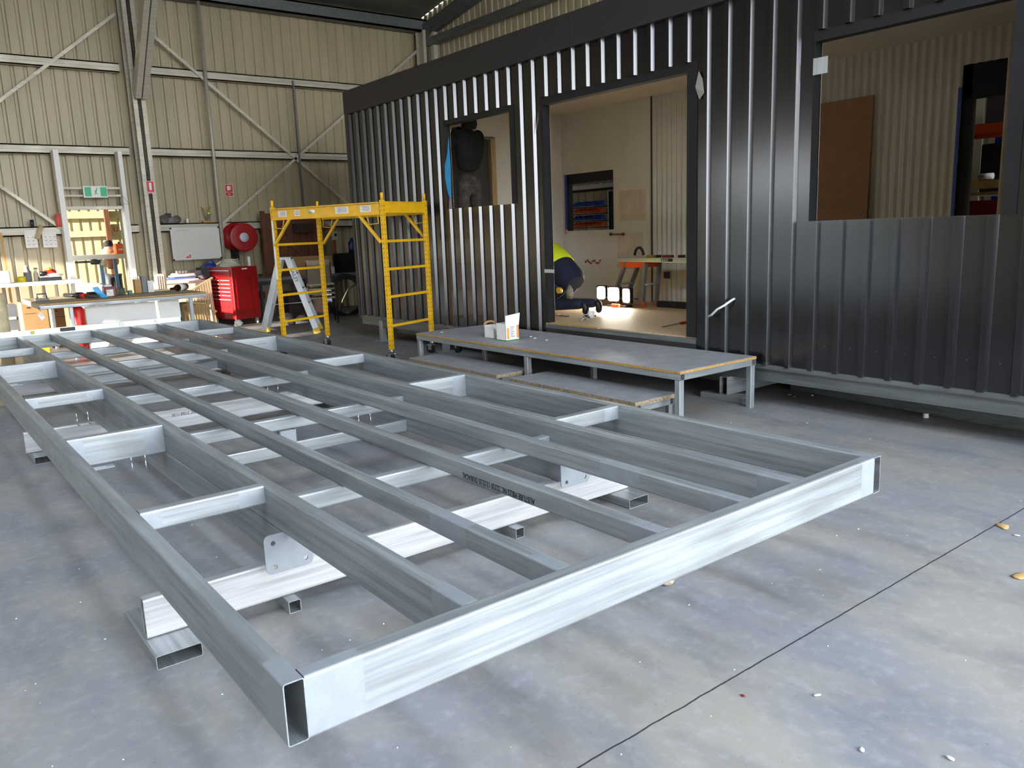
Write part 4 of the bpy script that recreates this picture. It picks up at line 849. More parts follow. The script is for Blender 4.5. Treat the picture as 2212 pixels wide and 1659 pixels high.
MB().lathe([(.0, -.06), (.075, -.055), (.08, 0), (.075, .04), (0, .05)], (3.79, 13.87, 1.86), 24, 0, Matrix.Rotation(PI / 2, 4, 'X') @ Matrix.Scale(.9, 4)).build('speaker', mat('radio_grey', rgb(110, 105, 100), .45), s)
MB().box((3.57, 13.84, 1.79), (3.80, 13.93, 1.90)).build('radio_body', GRYP, s, .02); MB().box((3.60, 13.85, 1.90), (3.70, 13.92, 1.97)).build('top_handle', BLK, s, .01)
s = thing('trophy', 'small trophy with winged figure on a wooden base above the whiteboard', 'trophy', (4.33, 13.88, zg))
MB().box((4.25, 13.85, zg), (4.42, 13.92, zg + .035)).build('base', PINE, s)
for i in range(5): MB().tube([(4.335, 13.885, zg + .03), (4.30 + .02 * i, 13.885, zg + .1), (4.26 + .04 * i, 13.885, zg + .17)], .006).build('stem', GRYP, s)
for q in (-1, 1): MB().add([(4.335 + q * .02, 13.885, zg + .14), (4.335 + q * .1, 13.885, zg + .3), (4.335 + q * .03, 13.885, zg + .25), (4.335 + q * .02, 13.89, zg + .14), (4.335 + q * .1, 13.89, zg + .3), (4.335 + q * .03, 13.89, zg + .25)], [(0, 1, 2), (5, 4, 3), (0, 1, 4, 3), (1, 2, 5, 4), (2, 0, 3, 5)]).build('wing', mat('bronze', rgb(140, 120, 60), .4, .5), s)
MB().cyl((4.37, 13.87, zg + .17), (4.37, 13.875, zg + .17), .022).build('yellow_disc', HIVY, s)
one('white_dispenser', MB().box((3.945, 13.84, zg), (3.985, 13.88, zg + .075)), WHITE, 'small white block standing between the radio and the trophy', 'block')
# --- fire hose reel
s = thing('fire_hose_reel', 'red fire hose reel with a white hub on the back wall', 'hose reel', (4.88, 13.6, 1.5))
Rx = Matrix.Rotation(PI / 2, 4, 'X'); Rz = Matrix.Rotation(-.0, 4, 'Z')
MB().lathe([(.0, -.012), (.25, -.012), (.262, -.004), (.262, .004), (.24, .008), (0, .008)], (4.87, 13.55, 1.5), 40, 0, Rx).build('front_disc', RED, s); MB().lathe([(.0, -.01), (.26, -.01), (.26, .006), (0, .006)], (4.80, 13.78, 1.515), 40, 0, Rx).build('rear_disc', RED, s)
MB().lathe([(.0, -.1), (.17, -.1), (.17, .1), (0, .1)], (4.84, 13.66, 1.5), 30, 0, Rx).build('coiled_hose', BLKM, s); MB().lathe([(.0, -.008), (.085, -.008), (.085, .008), (0, .008)], (4.87, 13.535, 1.5), 28, 0, Rx).build('hub_label', mat('hub_white', rgb(200, 205, 215), .4), s)
for a in (0.3, 1.9, 3.4, 4.4, 5.4): MB().bar((4.87 + .1 * math.cos(a), 13.537, 1.5 + .1 * math.sin(a)), (4.87 + .22 * math.cos(a), 13.537, 1.5 + .22 * math.sin(a)), .008, .004).build('pressed_rib', RED, s)
MB().box((4.74, 13.7, .9), (4.80, 13.99, 1.7)).build('mount_bracket', BLKM, s)
# --- red tool cabinet
TC = thing('tool_cabinet', 'tall red rolling tool cabinet, drawers facing left in the sun', 'tool cabinet', (4.12, 12.22, 0))
X0, X1, Ya, Yb_ = 4.12, 4.60, 12.22, 13.08; Z0, Z1 = .11, 1.0
MB().box((X0, Ya, Z0), (X1, Yb_, Z1)).build('cabinet_body', RED, TC, .006)
MB().box((X0 + .06, Ya - .004, Z0 + .06), (X0 + .34, Ya, Z1 - .05)).box((X0 + .37, Ya - .004, Z0 + .04), (X1 - .03, Ya, Z1 - .05)).build('side_panel', RED, TC); MB().box((X0 + .19, Ya - .006, .955), (X0 + .29, Ya - .003, .975)).build('side_badge', PAPER, TC)
def drawer(y0, y1, z0, z1):
    d = MB().box((X0 - .014, y0, z0), (X0, y1, z1)).build('drawer', RED, TC, .003); MB().box((X0 - .03, y0 + .01, z1 - .018), (X0 - .014, y1 - .01, z1 - .004)).build('handle', ALU, d)
drawer(Ya + .05, Yb_ - .05, .84, .955)
for z in (.79, .725, .66, .595, .53): drawer(Ya + .4, Yb_ - .05, z - .05, z); drawer(Ya + .05, Ya + .37, z - .05, z)
drawer(Ya + .05, Yb_ - .05, .32, .46); MB().box((X0 - .012, Ya + .05, .14), (X0, Yb_ - .05, .31)).build('kick_panel', RED, TC)
for x in (X0 + .05, X1 - .05):
    for y in (Ya + .07, Yb_ - .07): MB().box((x - .02, y - .025, .07), (x + .02, y + .025, .11)).cyl((x - .015, y, .045), (x + .015, y, .045), .045, 16).build('castor', BEIGE, TC)
TC.rotation_euler.z = .17
mb = MB()
for k in range(5): mb.tube([(4.27 + (.17 - .012 * k) * math.cos(t), 12.66 + (.24 - .015 * k) * math.sin(t), 1.015 + .026 * k + .006 * math.sin(3 * t + k)) for t in [2 * PI * i / 28 for i in range(28)]], .014, 6, closed=True)
mb.tube([(4.12, 12.6, 1.12), (4.06, 12.55, 1.09), (4.0, 12.58, 1.05)], .015)
one('coiled_clear_hose', mb, FILM, 'coil of clear hose lying on top of the red tool cabinet', 'hose')
one('white_post', MB().box((4.50, 12.42, 1.0), (4.535, 12.455, 1.16)), WHITE, 'short white upright on the right rear of the tool cabinet', 'post')
s = thing('cloth_bundle', 'white cloth lump on the floor at the corner of the tool cabinet', 'cloth', (4.12, 12.1, 0)); MB().blob((4.10, 12.08, .06), .07, .06, .06, 11, .3, 12).build('cloth', WHITE, s)
s = thing('fire_extinguisher', 'small red extinguisher hanging behind the tool cabinet', 'extinguisher', (5.0, 13.5, .3)); xx = at(568, 640, y=13.4).x
MB().lathe([(.05, 0), (.06, .01), (.06, .34), (.03, .4), (.02, .42)], (xx, 13.45, .35), 18).build('cylinder_body', RED, s); MB().cyl((xx, 13.45, .48), (xx, 13.45, .62), .0615, 18).build('label_band', PAPER, s); MB().box((xx - .03, 13.43, .77), (xx + .05, 13.47, .81)).build('trigger', BLK, s); MB().box((xx - .02, 13.5, .4), (xx + .02, 13.9, .7)).build('mount_bracket', DGRY, s)
# --- desk with clutter behind the cabinet
D = thing('cream_desk', 'cream desk with a pile of papers behind the workbench', 'desk', (3.6, 13.1, 0))
zd = .80; MB().box((3.0, 12.7, zd - .03), (3.92, 13.4, zd)).build('desk_top', BEIGE, D); MB().box((3.0, 12.72, .0), (3.03, 13.38, zd - .03)).box((3.89, 12.72, .0), (3.92, 13.38, zd - .03)).box((3.03, 12.72, .45), (3.89, 12.74, zd - .03)).build('desk_panel', BEIGE, D)
pm = [PAPER, mat('pink_sheet', rgb(200, 150, 140), .8), mat('blue_sheet', rgb(70, 90, 150), .7), DGRY, PAPER]
z = zd
for i in range(7):
    w = .5 - .03 * i; x = 3.32 + random.uniform(-.03, .05); h = .012 + .008 * (i % 3); M = Matrix.Translation((x + .2, 12.95, z)) @ Matrix.Rotation(random.uniform(-.3, .3), 4, 'Z')
    one('paper_stack', MB().box((-w / 2, -.14, 0), (w / 2, .14, h), 0, M), pm[i % 5], ['pink sheets', 'blue folder', 'dark folder', 'white sheets', 'white papers', 'pink papers', 'blue sheet'][(i + 1) % 7] + ' in the pile on the cream desk, ' + ['lowest', 'second lowest', 'third from the desk', 'middle one', 'fifth up', 'sixth up', 'topmost'][i], 'papers', 'papers piled on the cream desk'); z += h
s = thing('white_gadget', 'white knobbly clips lying on top of the paper pile', 'clips', (3.5, 12.95, z))
for i in range(4): MB().cyl((3.42 + i * .05, 12.9, z), (3.42 + i * .05, 12.9, z + .04), .022).build('clip', WHITE, s)
s = thing('black_file_box', 'black and grey file box on the cream desk under the whiteboard', 'file box', (3.86, 13.1, zd)); MB().box((3.74, 12.95, zd), (3.84, 13.25, zd + .16)).build('grey_side', GRYP, s); MB().box((3.845, 12.95, zd), (3.99, 13.25, zd + .2)).build('box_body', BLK, s); MB().bar((3.84, 13.05, zd + .17), (4.02, 13.05, zd + .32), .03, .03).build('lever', DGRY, s)
q = at(458, 580, y=13.45); s = thing('blue_jug', 'blue plastic watering jug standing behind the tool cabinet', 'jug', (q.x, 13.45, 1.0)); 
q = at(450, 578, y=13.52); MB().blob((q.x + .04, 13.55, q.z), .11, .07, .08, 2, .08, 14).build('jug_body', BLUE, s); MB().tube([(q.x - .02, 13.55, q.z), (q.x - .1, 13.5, q.z - .08), (q.x - .16, 13.48, q.z - .1)], [.05, .04, .03]).build('spout', BLUE, s); MB().tube([(q.x - .03, 13.55, q.z + .03), (q.x + .0, 13.55, q.z + .12), (q.x + .08, 13.55, q.z + .13), (q.x + .14, 13.55, q.z + .03)], .014).build('handle', BLUE, s)
MB().box((q.x - .1, 13.45, .84), (q.x + .1, 13.6, q.z - .07)).build('stand', DGRY, s)
MB().box((q.x - .1, 13.42, 0), (q.x + .12, 13.62, .84)).build('stand_base', DGRY, s)
s = thing('rag_heap', 'heap of dark rags on the cream desk beside the cabinet', 'rags', (3.8, 12.85, zd)); MB().blob((3.8, 12.85, zd + .04), .1, .1, .05, 8, .35, 12).build('rags', mat('mauve_rag', rgb(110, 92, 96), .9, noise=.3, nscale=12), s)
s = thing('striped_cushion', 'striped pale cushion leaning on the left of the cream desk', 'cushion', (2.98, 12.6, 0)); q = at(352, 607, y=12.5)
MB().box((q.x - .1, 12.5, .0), (q.x + .06, 12.6, q.z + .12)).build('pad', BEIGE, s, .03)
for i in range(4): MB().box((q.x - .08 + i * .035, 12.498, .05), (q.x - .07 + i * .035, 12.502, q.z + .08)).build('stripe', TIM, s)
# --- slatted lounger frame and cane chair
s = thing('slatted_lounger', 'brown slatted timber back leaning behind the cane chair', 'lounger', (3.7, 11.9, 0))
a, b, c = Vector((3.2, 11.95, .73)), Vector((3.95, 11.95, 1.0)), Vector((3.95, 11.95, .1))
MB().bar((3.2, 11.95, .60), (3.72, 11.98, .86), .03, .03).build('top_rail', STUD, s); MB().bar((3.25, 11.95, .015), (3.72, 11.98, .015), .03, .03).build('bottom_rail', STUD, s)
for i in range(11): x = 3.28 + i * .04; MB().bar((x + .02, 11.95, .02), (x - .02, 11.96, .60 + (x - .02 - 3.2) * .5), .012, .02).build('slat', STUD, s)
s = thing('cane_chair', 'pale cane chair with curved arms in front of the red tool cabinet', 'chair', (3.45, 11.2, 0))
cx, cy = at(432, 690, y=11.0).x, 11.0
for (x, y) in ((-.17, -.17), (.17, -.17), (-.17, .17), (.17, .17)): MB().tube([(cx + x, cy + y, 0), (cx + x * .95, cy + y, .2), (cx + x * .92, cy + y * .9, .4)], .014).build('leg', CANE, s)
MB().box((cx - .18, cy - .18, .22), (cx + .18, cy + .18, .245)).build('seat', CANE, s, .01)
mb = MB()
for i in range(9): a = -.16 + i * .04; mb.tube([(cx + a, cy + .17, .25), (cx + a, cy + .2, .42), (cx + a * .9, cy + .2, .5)], .006, 6)
mb.build('woven_back', CANE, s)
MB().tube([(cx - .2, cy - .16, .4), (cx - .2, cy + .05, .42), (cx - .17, cy + .2, .5), (cx, cy + .23, .53), (cx + .17, cy + .2, .5), (cx + .2, cy + .05, .42), (cx + .2, cy - .16, .4)], .016).build('arm_hoop', CANE, s)
for q in (-1, 1): MB().tube([(cx + q * .17, cy - .17, .02), (cx + q * .03, cy - .17, .2)], .009).build('cross_stay', CANE, s)
# --- grey bench, crate, boxes, chairs at the right of the back wall
G = thing('grey_bench', 'long grey bench along the back wall behind the scaffold', 'bench', (5.8, 13.1, 0))
MB().box((4.75, 12.8, .70), (7.1, 13.4, .75)).build('bench_top', GRYP, G); MB().box((4.75, 12.8, .63), (7.1, 12.84, .70)).build('front_rail', DGRY, G)
for x in (4.82, 5.9, 7.0): MB().box((x, 12.84, 0), (x + .05, 12.89, .7)).build('leg', DGRY, G); MB().box((x, 13.3, 0), (x + .05, 13.35, .7)).build('leg', DGRY, G)
s = thing('timber_gate', 'brown braced timber gate leaning against the back wall behind the scaffold', 'gate', (5.8, 13.5, .75))
gx0, gx1 = 5.22, 6.32
for i in range(8): x = gx0 + .07 + i * .14; MB().box((x, 13.56, .76), (x + .13, 13.58, 1.93)).build('plank', TIM, s)
MB().box((gx0, 13.5, .75), (gx0 + .07, 13.58, 1.97)).build('stile', TIM, s); MB().box((gx1 - .08, 13.5, .75), (gx1, 13.58, 1.9)).build('stile', TIM, s); MB().box((gx0 + .07, 13.52, 1.72), (gx1 - .08, 13.56, 1.84)).build('rail', TIM, s); MB().box((gx0 + .07, 13.52, .85), (gx1 - .08, 13.56, .97)).build('rail', TIM, s)
MB().bar((gx0 + .1, 13.535, 1.72), (gx1 - .1, 13.535, .97), .1, .03, up=(0, 1, 0)).build('diagonal_brace', TIM, s)
MB().box((gx1 - .5, 13.38, 1.55), (gx1 - .2, 13.5, 1.72)).build('hung_block', mat('dark_timber', rgb(60, 40, 28), .8), s)
one('cardboard_carton', MB().box((5.62, 12.95, .75), (6.12, 13.3, 1.10)), CARD, 'brown cardboard carton on the grey bench', 'box')
one('cardboard_carton', MB().box((6.13, 12.95, .75), (6.32, 13.3, 1.09)), CARD, 'narrower brown carton right of the big one on the grey bench', 'box')
s = thing('printer', 'white appliance with dark window on the grey bench', 'appliance', (6.2, 12.82, .75)); x0, x1, z0, z1 = span(700, 578, 724, 592, 12.8)
MB().box((x0, 12.8, .75), (x1, 12.95, z1 + .01)).build('appliance_body', WHITE, s, .01); MB().box((x0 + .04, 12.795, .77), (x0 + .11, 12.80, z1 - .02)).build('dark_window', BLK, s)
x0, x1, z0, z1 = span(716, 490, 729, 585, 13.45); one('timber_post', MB().box((x0, 13.42, .75), (x1, 13.47, 1.66)), mat('orange_timber', rgb(150, 84, 44), .7, noise=.15, nscale=6), 'orange-brown timber post standing on the grey bench', 'post')
s = thing('power_box', 'beige power box with a round dark dial fixed to the timber post', 'power box', (6.6, 13.4, 1.4)); x0, x1, z0, z1 = span(716, 500, 728, 519, 13.4); MB().box((x0, 13.36, z0), (x1, 13.42, z1)).build('box_case', BEIGE, s, .006); MB().cyl(((x0 + x1) / 2 + .01, 13.355, z1 - .07), ((x0 + x1) / 2 + .01, 13.36, z1 - .07), .03).build('dial', BLK, s); MB().tube([((x0 + x1) / 2, 13.39, z1), ((x0 + x1) / 2 - .02, 13.4, z1 + .1), ((x0 + x1) / 2 - .03, 13.8, z1 + .22)], .008).build('cable', WHITE, s)
s = thing('black_rack', 'dark open rack beside the cabin corner', 'rack', (7.2, 13.3, 0))
for x in (7.12, 7.9): 
    for y in (13.05, 13.45): MB().box((x, y, 0), (x + .04, y + .04, 2.1)).build('upright', BLKM, s)
for z in (.75, 1.15, 1.5, 1.85): MB().box((7.12, 13.05, z), (7.94, 13.49, z + .03)).build('shelf_board', BLKM, s)
one('black_carton', MB().box((6.55, 13.06, .75), (7.05, 13.38, 1.12)), BLKM, 'large black box on the right end of the grey bench', 'box')
s = thing('blue_bottle', 'dark blue container standing on the large black box', 'container', (6.9, 13.2, 1.12)); MB().lathe([(.07, 0), (.08, .01), (.08, .2), (.03, .26), (.03, .29)], (6.9, 13.2, 1.12), 16).build('bottle_body', mat('deep_blue', rgb(20, 30, 90), .3), s)
for i, (x, z) in enumerate(((7.2, 1.53), (7.34, 1.53))): one('red_knob_jar', MB().lathe([(.035, 0), (.04, .01), (.04, .07), (.02, .1)], (x, 13.15, z), 14), mat('dark_orange', rgb(150, 50, 24), .5), ('left' if i == 0 else 'right') + ' small orange jar on the dark rack', 'jar')
# stacked chairs
CH = thing('stacked_chair', 'bottom chair of the beige and brown metal stack behind the ladder', 'chair', (5.32, 11.35, 0), -.35, 'stacking chairs')
def chb(mb, n, m, par=CH, bev=0): return mb.build(n, m, par, bev, world=False)
chb(MB().box((-.22, -.2, .42), (.22, .2, .45)), 'seat', mat('chair_beige', rgb(176, 160, 138), .6), bev=.015)
chb(MB().box((-.2, .22, .55), (.2, .245, .84)), 'backrest', mat('chair_beige', rgb(176, 160, 138), .6), bev=.015)
for x in (-.21, .21): chb(MB().tube([(x * 1.1, -.2, 0), (x, -.17, .43)], .011), 'leg', mat('brown_metal', rgb(48, 34, 28), .5)); chb(MB().tube([(x * 1.1, .28, 0), (x, .2, .45), (x * .95, .235, .8)], .011), 'leg', mat('brown_metal', rgb(48, 34, 28), .5))
for i in range(3): dup(CH, (5.32, 11.35, .075 * (i + 1)), None, ('second', 'third', 'top')[i] + ' chair up in the beige and brown stack behind the ladder')
# hoses by the cabin corner
mb = MB()
for k in range(5): mb.tube([(6.15 + .02 * k + (.3 + .02 * k) * math.cos(t), 12.1 + .05 * k, .36 + .02 * math.sin(k) + (.33 + .02 * k) * math.sin(t)) for t in [2 * PI * i / 30 for i in range(30)]], .015, 6, closed=True)
one('coiled_hose', mb, mat('hose_blue_black', rgb(36, 46, 60), .5), 'dark blue coiled hoses hanging beside the cabin corner', 'hose')
one('hose_hoop', MB().tube([(5.95, 12.0, .05), (6.02, 12.0, .3), (6.15, 12.0, .5), (6.35, 12.0, .58)], .012), mat('olive_hose', rgb(70, 72, 52), .6), 'olive hose looping up beside the blue coil', 'hose')
for i, (x, y, r) in enumerate(((5.0, 12.2, .12), (5.2, 12.0, .09), (4.8, 11.5, .07))): one('crumpled_plastic', MB().blob((x, y, r * .6), r, r * .8, r * .6, i, .35, 12), mat('dull_plastic', rgb(150, 135, 128), .6, noise=.2, nscale=20), ['larger crumpled wrapping on the floor behind the ladder', 'crumpled plastic beside the larger wrapping', 'small crumpled wrapping near the ladder feet'][i], 'wrapping')
one('toolbox', MB().box((5.2, 12.5, 0), (5.9, 12.78, .5)), mat('under_bench_brown', rgb(58, 44, 36), .7, noise=.3, nscale=8), 'dark box stored under the grey bench', 'box', None, .02)
# --- adjoining bay seen through the doorway
struct('wall_far_1', ribbed(-2.0, 8.0, 0, 3.6, [], lambda u, d, z: (u, 18.6 + d, z)), CREAM2, 'pale ribbed wall of the next bay')
struct('wall_far_2', MB().box((8.0, 14.1, 0), (8.05, 18.6, 3.6)), CREAM2, 'side wall of the next bay')
struct('ceiling_far', MB().box((-2, 14.1, 3.6), (8.05, 18.65, 3.65)), ROOFM, 'roof of the next bay')
trim(MB().box((-2, 18.5, 1.65), (8, 18.56, 1.78)).box((-2, 18.5, 2.05), (8, 18.56, 2.2)), CREAM2, 'girts of the next bay'); 
a, b = at(229, 462, y=18.45), at(242, 530, y=18.45); trim(MB().box((a.x - .05, 18.4, 0), (a.x + .05, 18.48, 3.4)), TIM, 'brown steel post in the next bay')
q = at(249, 494, y=18.5); text('red_letter', 'U', .16, frame_m((q.x - .05, 18.49, q.z - .06), (1, 0, 0), (0, 0, 1)), RSIGN, tag(one('far_sign', MB().box((q.x - .09, 18.495, q.z - .1), (q.x + .09, 18.5, q.z + .1)), CREAM2, 'faded red sign on the pale wall of the next bay', 'sign')))
s = thing('drop_saw_bench', 'white topped bench with blue steel legs in the next bay', 'bench', (2.8, 16, 0))
zt = at(200, 551, y=15.9).z; MB().box((1.6, 15.9, zt - .09), (4.2, 16.6, zt)).build('bench_top', WHITE, s)
for px in (222, 252): q = at(px, 590, y=16.0); MB().box((q.x - .03, 16.0, 0), (q.x + .03, 16.06, zt - .09)).build('leg', SBLUE, s)
q = at(235, 622, y=16.0); MB().box((q.x - .3, 15.98, .45), (q.x + .25, 16.04, .53)).build('lower_rail', SBLUE, s)
q = at(205, 566, y=15.85); s = thing('mitre_saw', 'dark tool with pale parts hanging below the far bench top', 'tool', (q.x, 15.8, 0)); MB().blob((q.x, 15.82, q.z), .12, .06, .05, 4, .25, 10).build('motor', DGRY, s); MB().blob((q.x + .13, 15.8, q.z - .03), .06, .04, .06, 5, .3, 8).build('guard', BEIGE, s); MB().cyl((q.x - .35, 15.83, q.z + .01), (q.x - .1, 15.83, q.z + .01), .02).build('arm', DGRY, s); MB().box((q.x - .02, 15.86, q.z), (q.x + .02, 15.895, zt - .08)).build('mount_bracket', DGRY, s)
s = thing('orange_case', 'orange tool case standing on the far bench top', 'case', tuple(at(262, 545, y=16.1))); x0, x1, z0, z1 = span(249, 530, 272, 547, 16.1); MB().box((x0, 16.1, zt), (x1, 16.3, zt + .2)).build('case_body', mat('case_orange', rgb(240, 110, 60), .5), s, .02); MB().box((x0 + .05, 16.095, zt + .07), (x1 - .05, 16.1, zt + .1)).build('case_lettering', WHITE, s); MB().tube([(x0 + .08, 16.2, zt + .2), (x0 + .08, 16.2, zt + .23), (x1 - .08, 16.2, zt + .23), (x1 - .08, 16.2, zt + .2)], .01).build('handle', BLK, s)
for i, (px, h) in enumerate(((186, .1), (210, .2), (222, .18))): q = at(px, 610, y=17.5 + .3 * (i % 2)); one('pale_tub', MB().cyl((q.x, q.y, 0), (q.x, q.y, .45 + h), .13, 14), BEIGE, ['left', 'middle', 'right'][i] + ' pale tub standing on the floor under the far bench', 'tub')

# ================================================================ people
def skinned(name, pts, edges, m, parent, sub=2, root=0):
    """one continuous limb/torso surface grown round a skeleton; pts = (x, y, z, radius)"""
    me = bpy.data.meshes.new(name); me.from_pydata([p[:3] for p in pts], edges, []); o = bpy.data.objects.new(name, me); COL.objects.link(o)
    o.modifiers.new('skin', 'SKIN'); sv = me.skin_vertices[0].data
    for i, p in enumerate(pts):
        r = p[3]; sv[i].radius = r if isinstance(r, tuple) else (r, r); sv[i].use_root = i == root
    s = o.modifiers.new('sub', 'SUBSURF'); s.levels = s.render_levels = sub
    bpy.context.view_layer.update(); m2 = bpy.data.meshes.new_from_object(o.evaluated_get(bpy.context.evaluated_depsgraph_get()))
    COL.objects.unlink(o); bpy.data.objects.remove(o)
    m2.transform(wm(parent).inverted()); m2.materials.clear(); m2.materials.append(m)
    for p in m2.polygons: p.use_smooth = True
    o = bpy.data.objects.new(name, m2); COL.objects.link(o); o.parent = parent; WM[o.name] = wm(parent).copy(); return o
def V(*a): return Vector(a)
def head(parent, c, look, body_pts=None):
    """head with brow, nose, chin and ears, facing the unit vector look"""
    f = Vector(look).normalized(); sd = f.cross(V(0, 0, 1)).normalized(); u = sd.cross(f); R = Matrix((sd, f, u)).transposed().to_4x4(); R.translation = Vector(c)
    rows = [(-.115, .025, .045), (-.10, .045, .06), (-.07, .058, .075), (-.03, .068, .088), (.01, .073, .095), (.05, .074, .098), (.085, .066, .088), (.108, .045, .06), (.12, .01, .015)]
    n = 18; vs = []
    for z, rx, ry in rows:
        for i in range(n):
            t = 2 * PI * i / n; x = rx * math.cos(t); y = ry * math.sin(t) * (1 if math.sin(t) < 0 else .96)
            if z < -.05 and math.sin(t) > 0: y += .012
            vs.append((x, y + (.01 if z < -.06 else 0), z))
    fs = [(j * n + i, j * n + (i + 1) % n, (j + 1) * n + (i + 1) % n, (j + 1) * n + i) for j in range(len(rows) - 1) for i in range(n)] + [tuple(range(n - 1, -1, -1)), tuple((len(rows) - 1) * n + i for i in range(n))]
    mb = MB().add(vs, fs, 0, True, R)
    mb.add([(-.012, .085, -.035), (.012, .085, -.035), (0, .118, -.03), (-.006, .088, .015), (.006, .088, .015)], [(0, 1, 2), (0, 2, 3), (1, 4, 2), (3, 2, 4), (0, 3, 4, 1)], 0, True, R)
    for q in (-1, 1): mb.blob((q * .075, -.005, -.015), .008, .018, .03, 1, 0, 10, 0, R) if False else mb.add(*ear(q), 0, True, R)
    h = mb.build('head', SKIN, parent)
    for q in (-1, 1): MB().cyl(R @ V(q * .028, .086, .0), R @ V(q * .028, .093, .0), .009, 10).build('eye', WHITE, h)
    MB().bar(R @ V(-.022, .094, -.065), R @ V(.022, .094, -.065), .008, .006).build('mouth', mat('lips', rgb(150, 84, 74), .5), h)
    return R, h
def ear(q):
    n = 8; vs = [(q * .072, .018 * math.cos(2 * PI * i / n) - .005, .03 * math.sin(2 * PI * i / n) - .01) for i in range(n)] + [(q * .086, .014 * math.cos(2 * PI * i / n) - .01, .026 * math.sin(2 * PI * i / n) - .01) for i in range(n)]
    return vs, [(i, (i + 1) % n, n + (i + 1) % n, n + i) for i in range(n)] + [tuple(range(n, 2 * n))]
def hair(R, parent, m=HAIR):
    rows = [(-.04, .07, .085), (0, .079, .10), (.05, .081, .105), (.09, .072, .095), (.12, .045, .065), (.132, .01, .015)]; n = 18; vs = []
    for z, rx, ry in rows:
        for i in range(n):
            t = 2 * PI * i / n; s = math.sin(t); vs.append((rx * math.cos(t), (ry * s if s < 0 else ry * s * (.5 if z < .05 else .97)) - .006, z))
    MB().add(vs, [(j * n + i, j * n + (i + 1) % n, (j + 1) * n + (i + 1) % n, (j + 1) * n + i) for j in range(len(rows) - 1) for i in range(n)] + [tuple(range(n - 1, -1, -1)), tuple((len(rows) - 1) * n + i for i in range(n))], 0, True, R).build('hair', m, parent)
def hand(parent, w, d, up, name='hand', curl=.5):
    """palm, four curled fingers and a thumb; w = wrist, d = direction of the palm, up = back of the hand"""
    w = Vector(w); d = Vector(d).normalized(); up = Vector(up); up = (up - d * up.dot(d)).normalized(); s = d.cross(up)
    pts = [(*w, .024), (*(w + d * .045), (.036, .017)), (*(w + d * .085), (.038, .014))]; ed = [(0, 1), (1, 2)]
    for i, l in enumerate((.068, .078, .072, .055)):
        b = w + d * .088 + s * (.027 - .018 * i); k = len(pts); a = curl; p1 = b + (d * math.cos(a * .4) - up * math.sin(a * .4)) * l * .4; p2 = p1 + (d * math.cos(a * 1.2) - up * math.sin(a * 1.2)) * l * .33; p3 = p2 + (d * math.cos(a * 2) - up * math.sin(a * 2)) * l * .27
        pts += [(*b, .009), (*p1, .0085), (*p2, .008), (*p3, .007)]; ed += [(2, k), (k, k + 1), (k + 1, k + 2), (k + 2, k + 3)]
    k = len(pts); b = w + d * .03 + s * .03; p1 = b + (d * .7 + s * .7) * .035; p2 = p1 + (d * .9 + s * .3 - up * .3) * .03; pts += [(*b, .012), (*p1, .0105), (*p2, .009)]; ed += [(1, k), (k, k + 1), (k + 1, k + 2)]
    return skinned(name, pts, ed, SKIN, parent, 1)
# --- standing person in the small window
Pn = thing('person', 'person in a black hooded jumper and paint-marked dark trousers standing in the small window opening', 'person', (5.22, 6.66, 1.0))
px_ = 5.22
body = [(px_, 6.66, 2.05, .07), (px_, 6.65, 2.2, .08), (px_, 6.66, 2.38, .08), (px_, 6.69, 2.53, .055), (px_, 6.73, 2.62, .05), (px_ - .14, 6.67, 2.42, .03), (px_ + .14, 6.67, 2.42, .03),
        (px_ - .2, 6.80, 2.22, .037), (px_ + .2, 6.84, 2.26, .037), (4.99, 6.98, 2.42, .028), (px_ + .14, 7.0, 2.45, .028)]
skinned('body', body, [(0, 1), (1, 2), (2, 3), (3, 4), (2, 5), (2, 6), (5, 7), (6, 8), (7, 9), (8, 10)], SKIN, Pn, 2)
Rh, hd = head(Pn, (px_ - .02, 6.77, 2.74), (-.25, 1, -.15)); hair(Rh, hd)
skinned('hooded_jumper', [(px_, 6.66, 1.97, (.15, .125)), (px_, 6.64, 2.15, (.19, .15)), (px_, 6.65, 2.38, (.2, .15)), (px_, 6.66, 2.52, (.09, .08)), (px_ - .17, 6.67, 2.43, .075), (px_ + .17, 6.67, 2.43, .075),
        (px_ - .215, 6.80, 2.22, .062), (px_ + .2, 6.84, 2.26, .06), (5.0, 6.94, 2.385, .048), (px_ + .15, 6.97, 2.42, .045)], [(0, 1), (1, 2), (2, 3), (2, 4), (2, 5), (4, 6), (5, 7), (6, 8), (7, 9)], HOOD, Pn, 2)
MB().lathe([(.075, -.05), (.095, 0), (.085, .06), (.06, .10), (.0, .12)], (px_, 6.60, 2.53), 18).build('hood', HOOD, Pn)
skinned('trousers', [(px_, 6.66, 2.0, (.145, .12)), (px_, 6.66, 1.88, (.15, .12)), (px_ - .085, 6.66, 1.78, .085), (px_ + .085, 6.67, 1.78, .085), (px_ - .1, 6.68, 1.45, .065), (px_ + .1, 6.64, 1.45, .065), (px_ - .1, 6.66, 1.08, .055), (px_ + .1, 6.62, 1.08, .055)], [(0, 1), (1, 2), (1, 3), (2, 4), (4, 6), (3, 5), (5, 7)], TROU, Pn, 2)
for q, y in ((-.1, 6.66), (.1, 6.62)): skinned('boot', [(px_ + q, y, 1.1, .052), (px_ + q, y, 1.045, .042), (px_ + q, y + .1, 1.035, .038), (px_ + q, y + .17, 1.03, .03)], [(0, 1), (1, 2), (2, 3)], BLK, Pn, 1)
hand(Pn, (4.985, 6.97, 2.42), (-.1, .5, .8), (-1, 0, .2)); hand(Pn, (px_ + .14, 6.99, 2.44), (0, .5, .8), (1, 0, .2))
Pn.location.z += .16
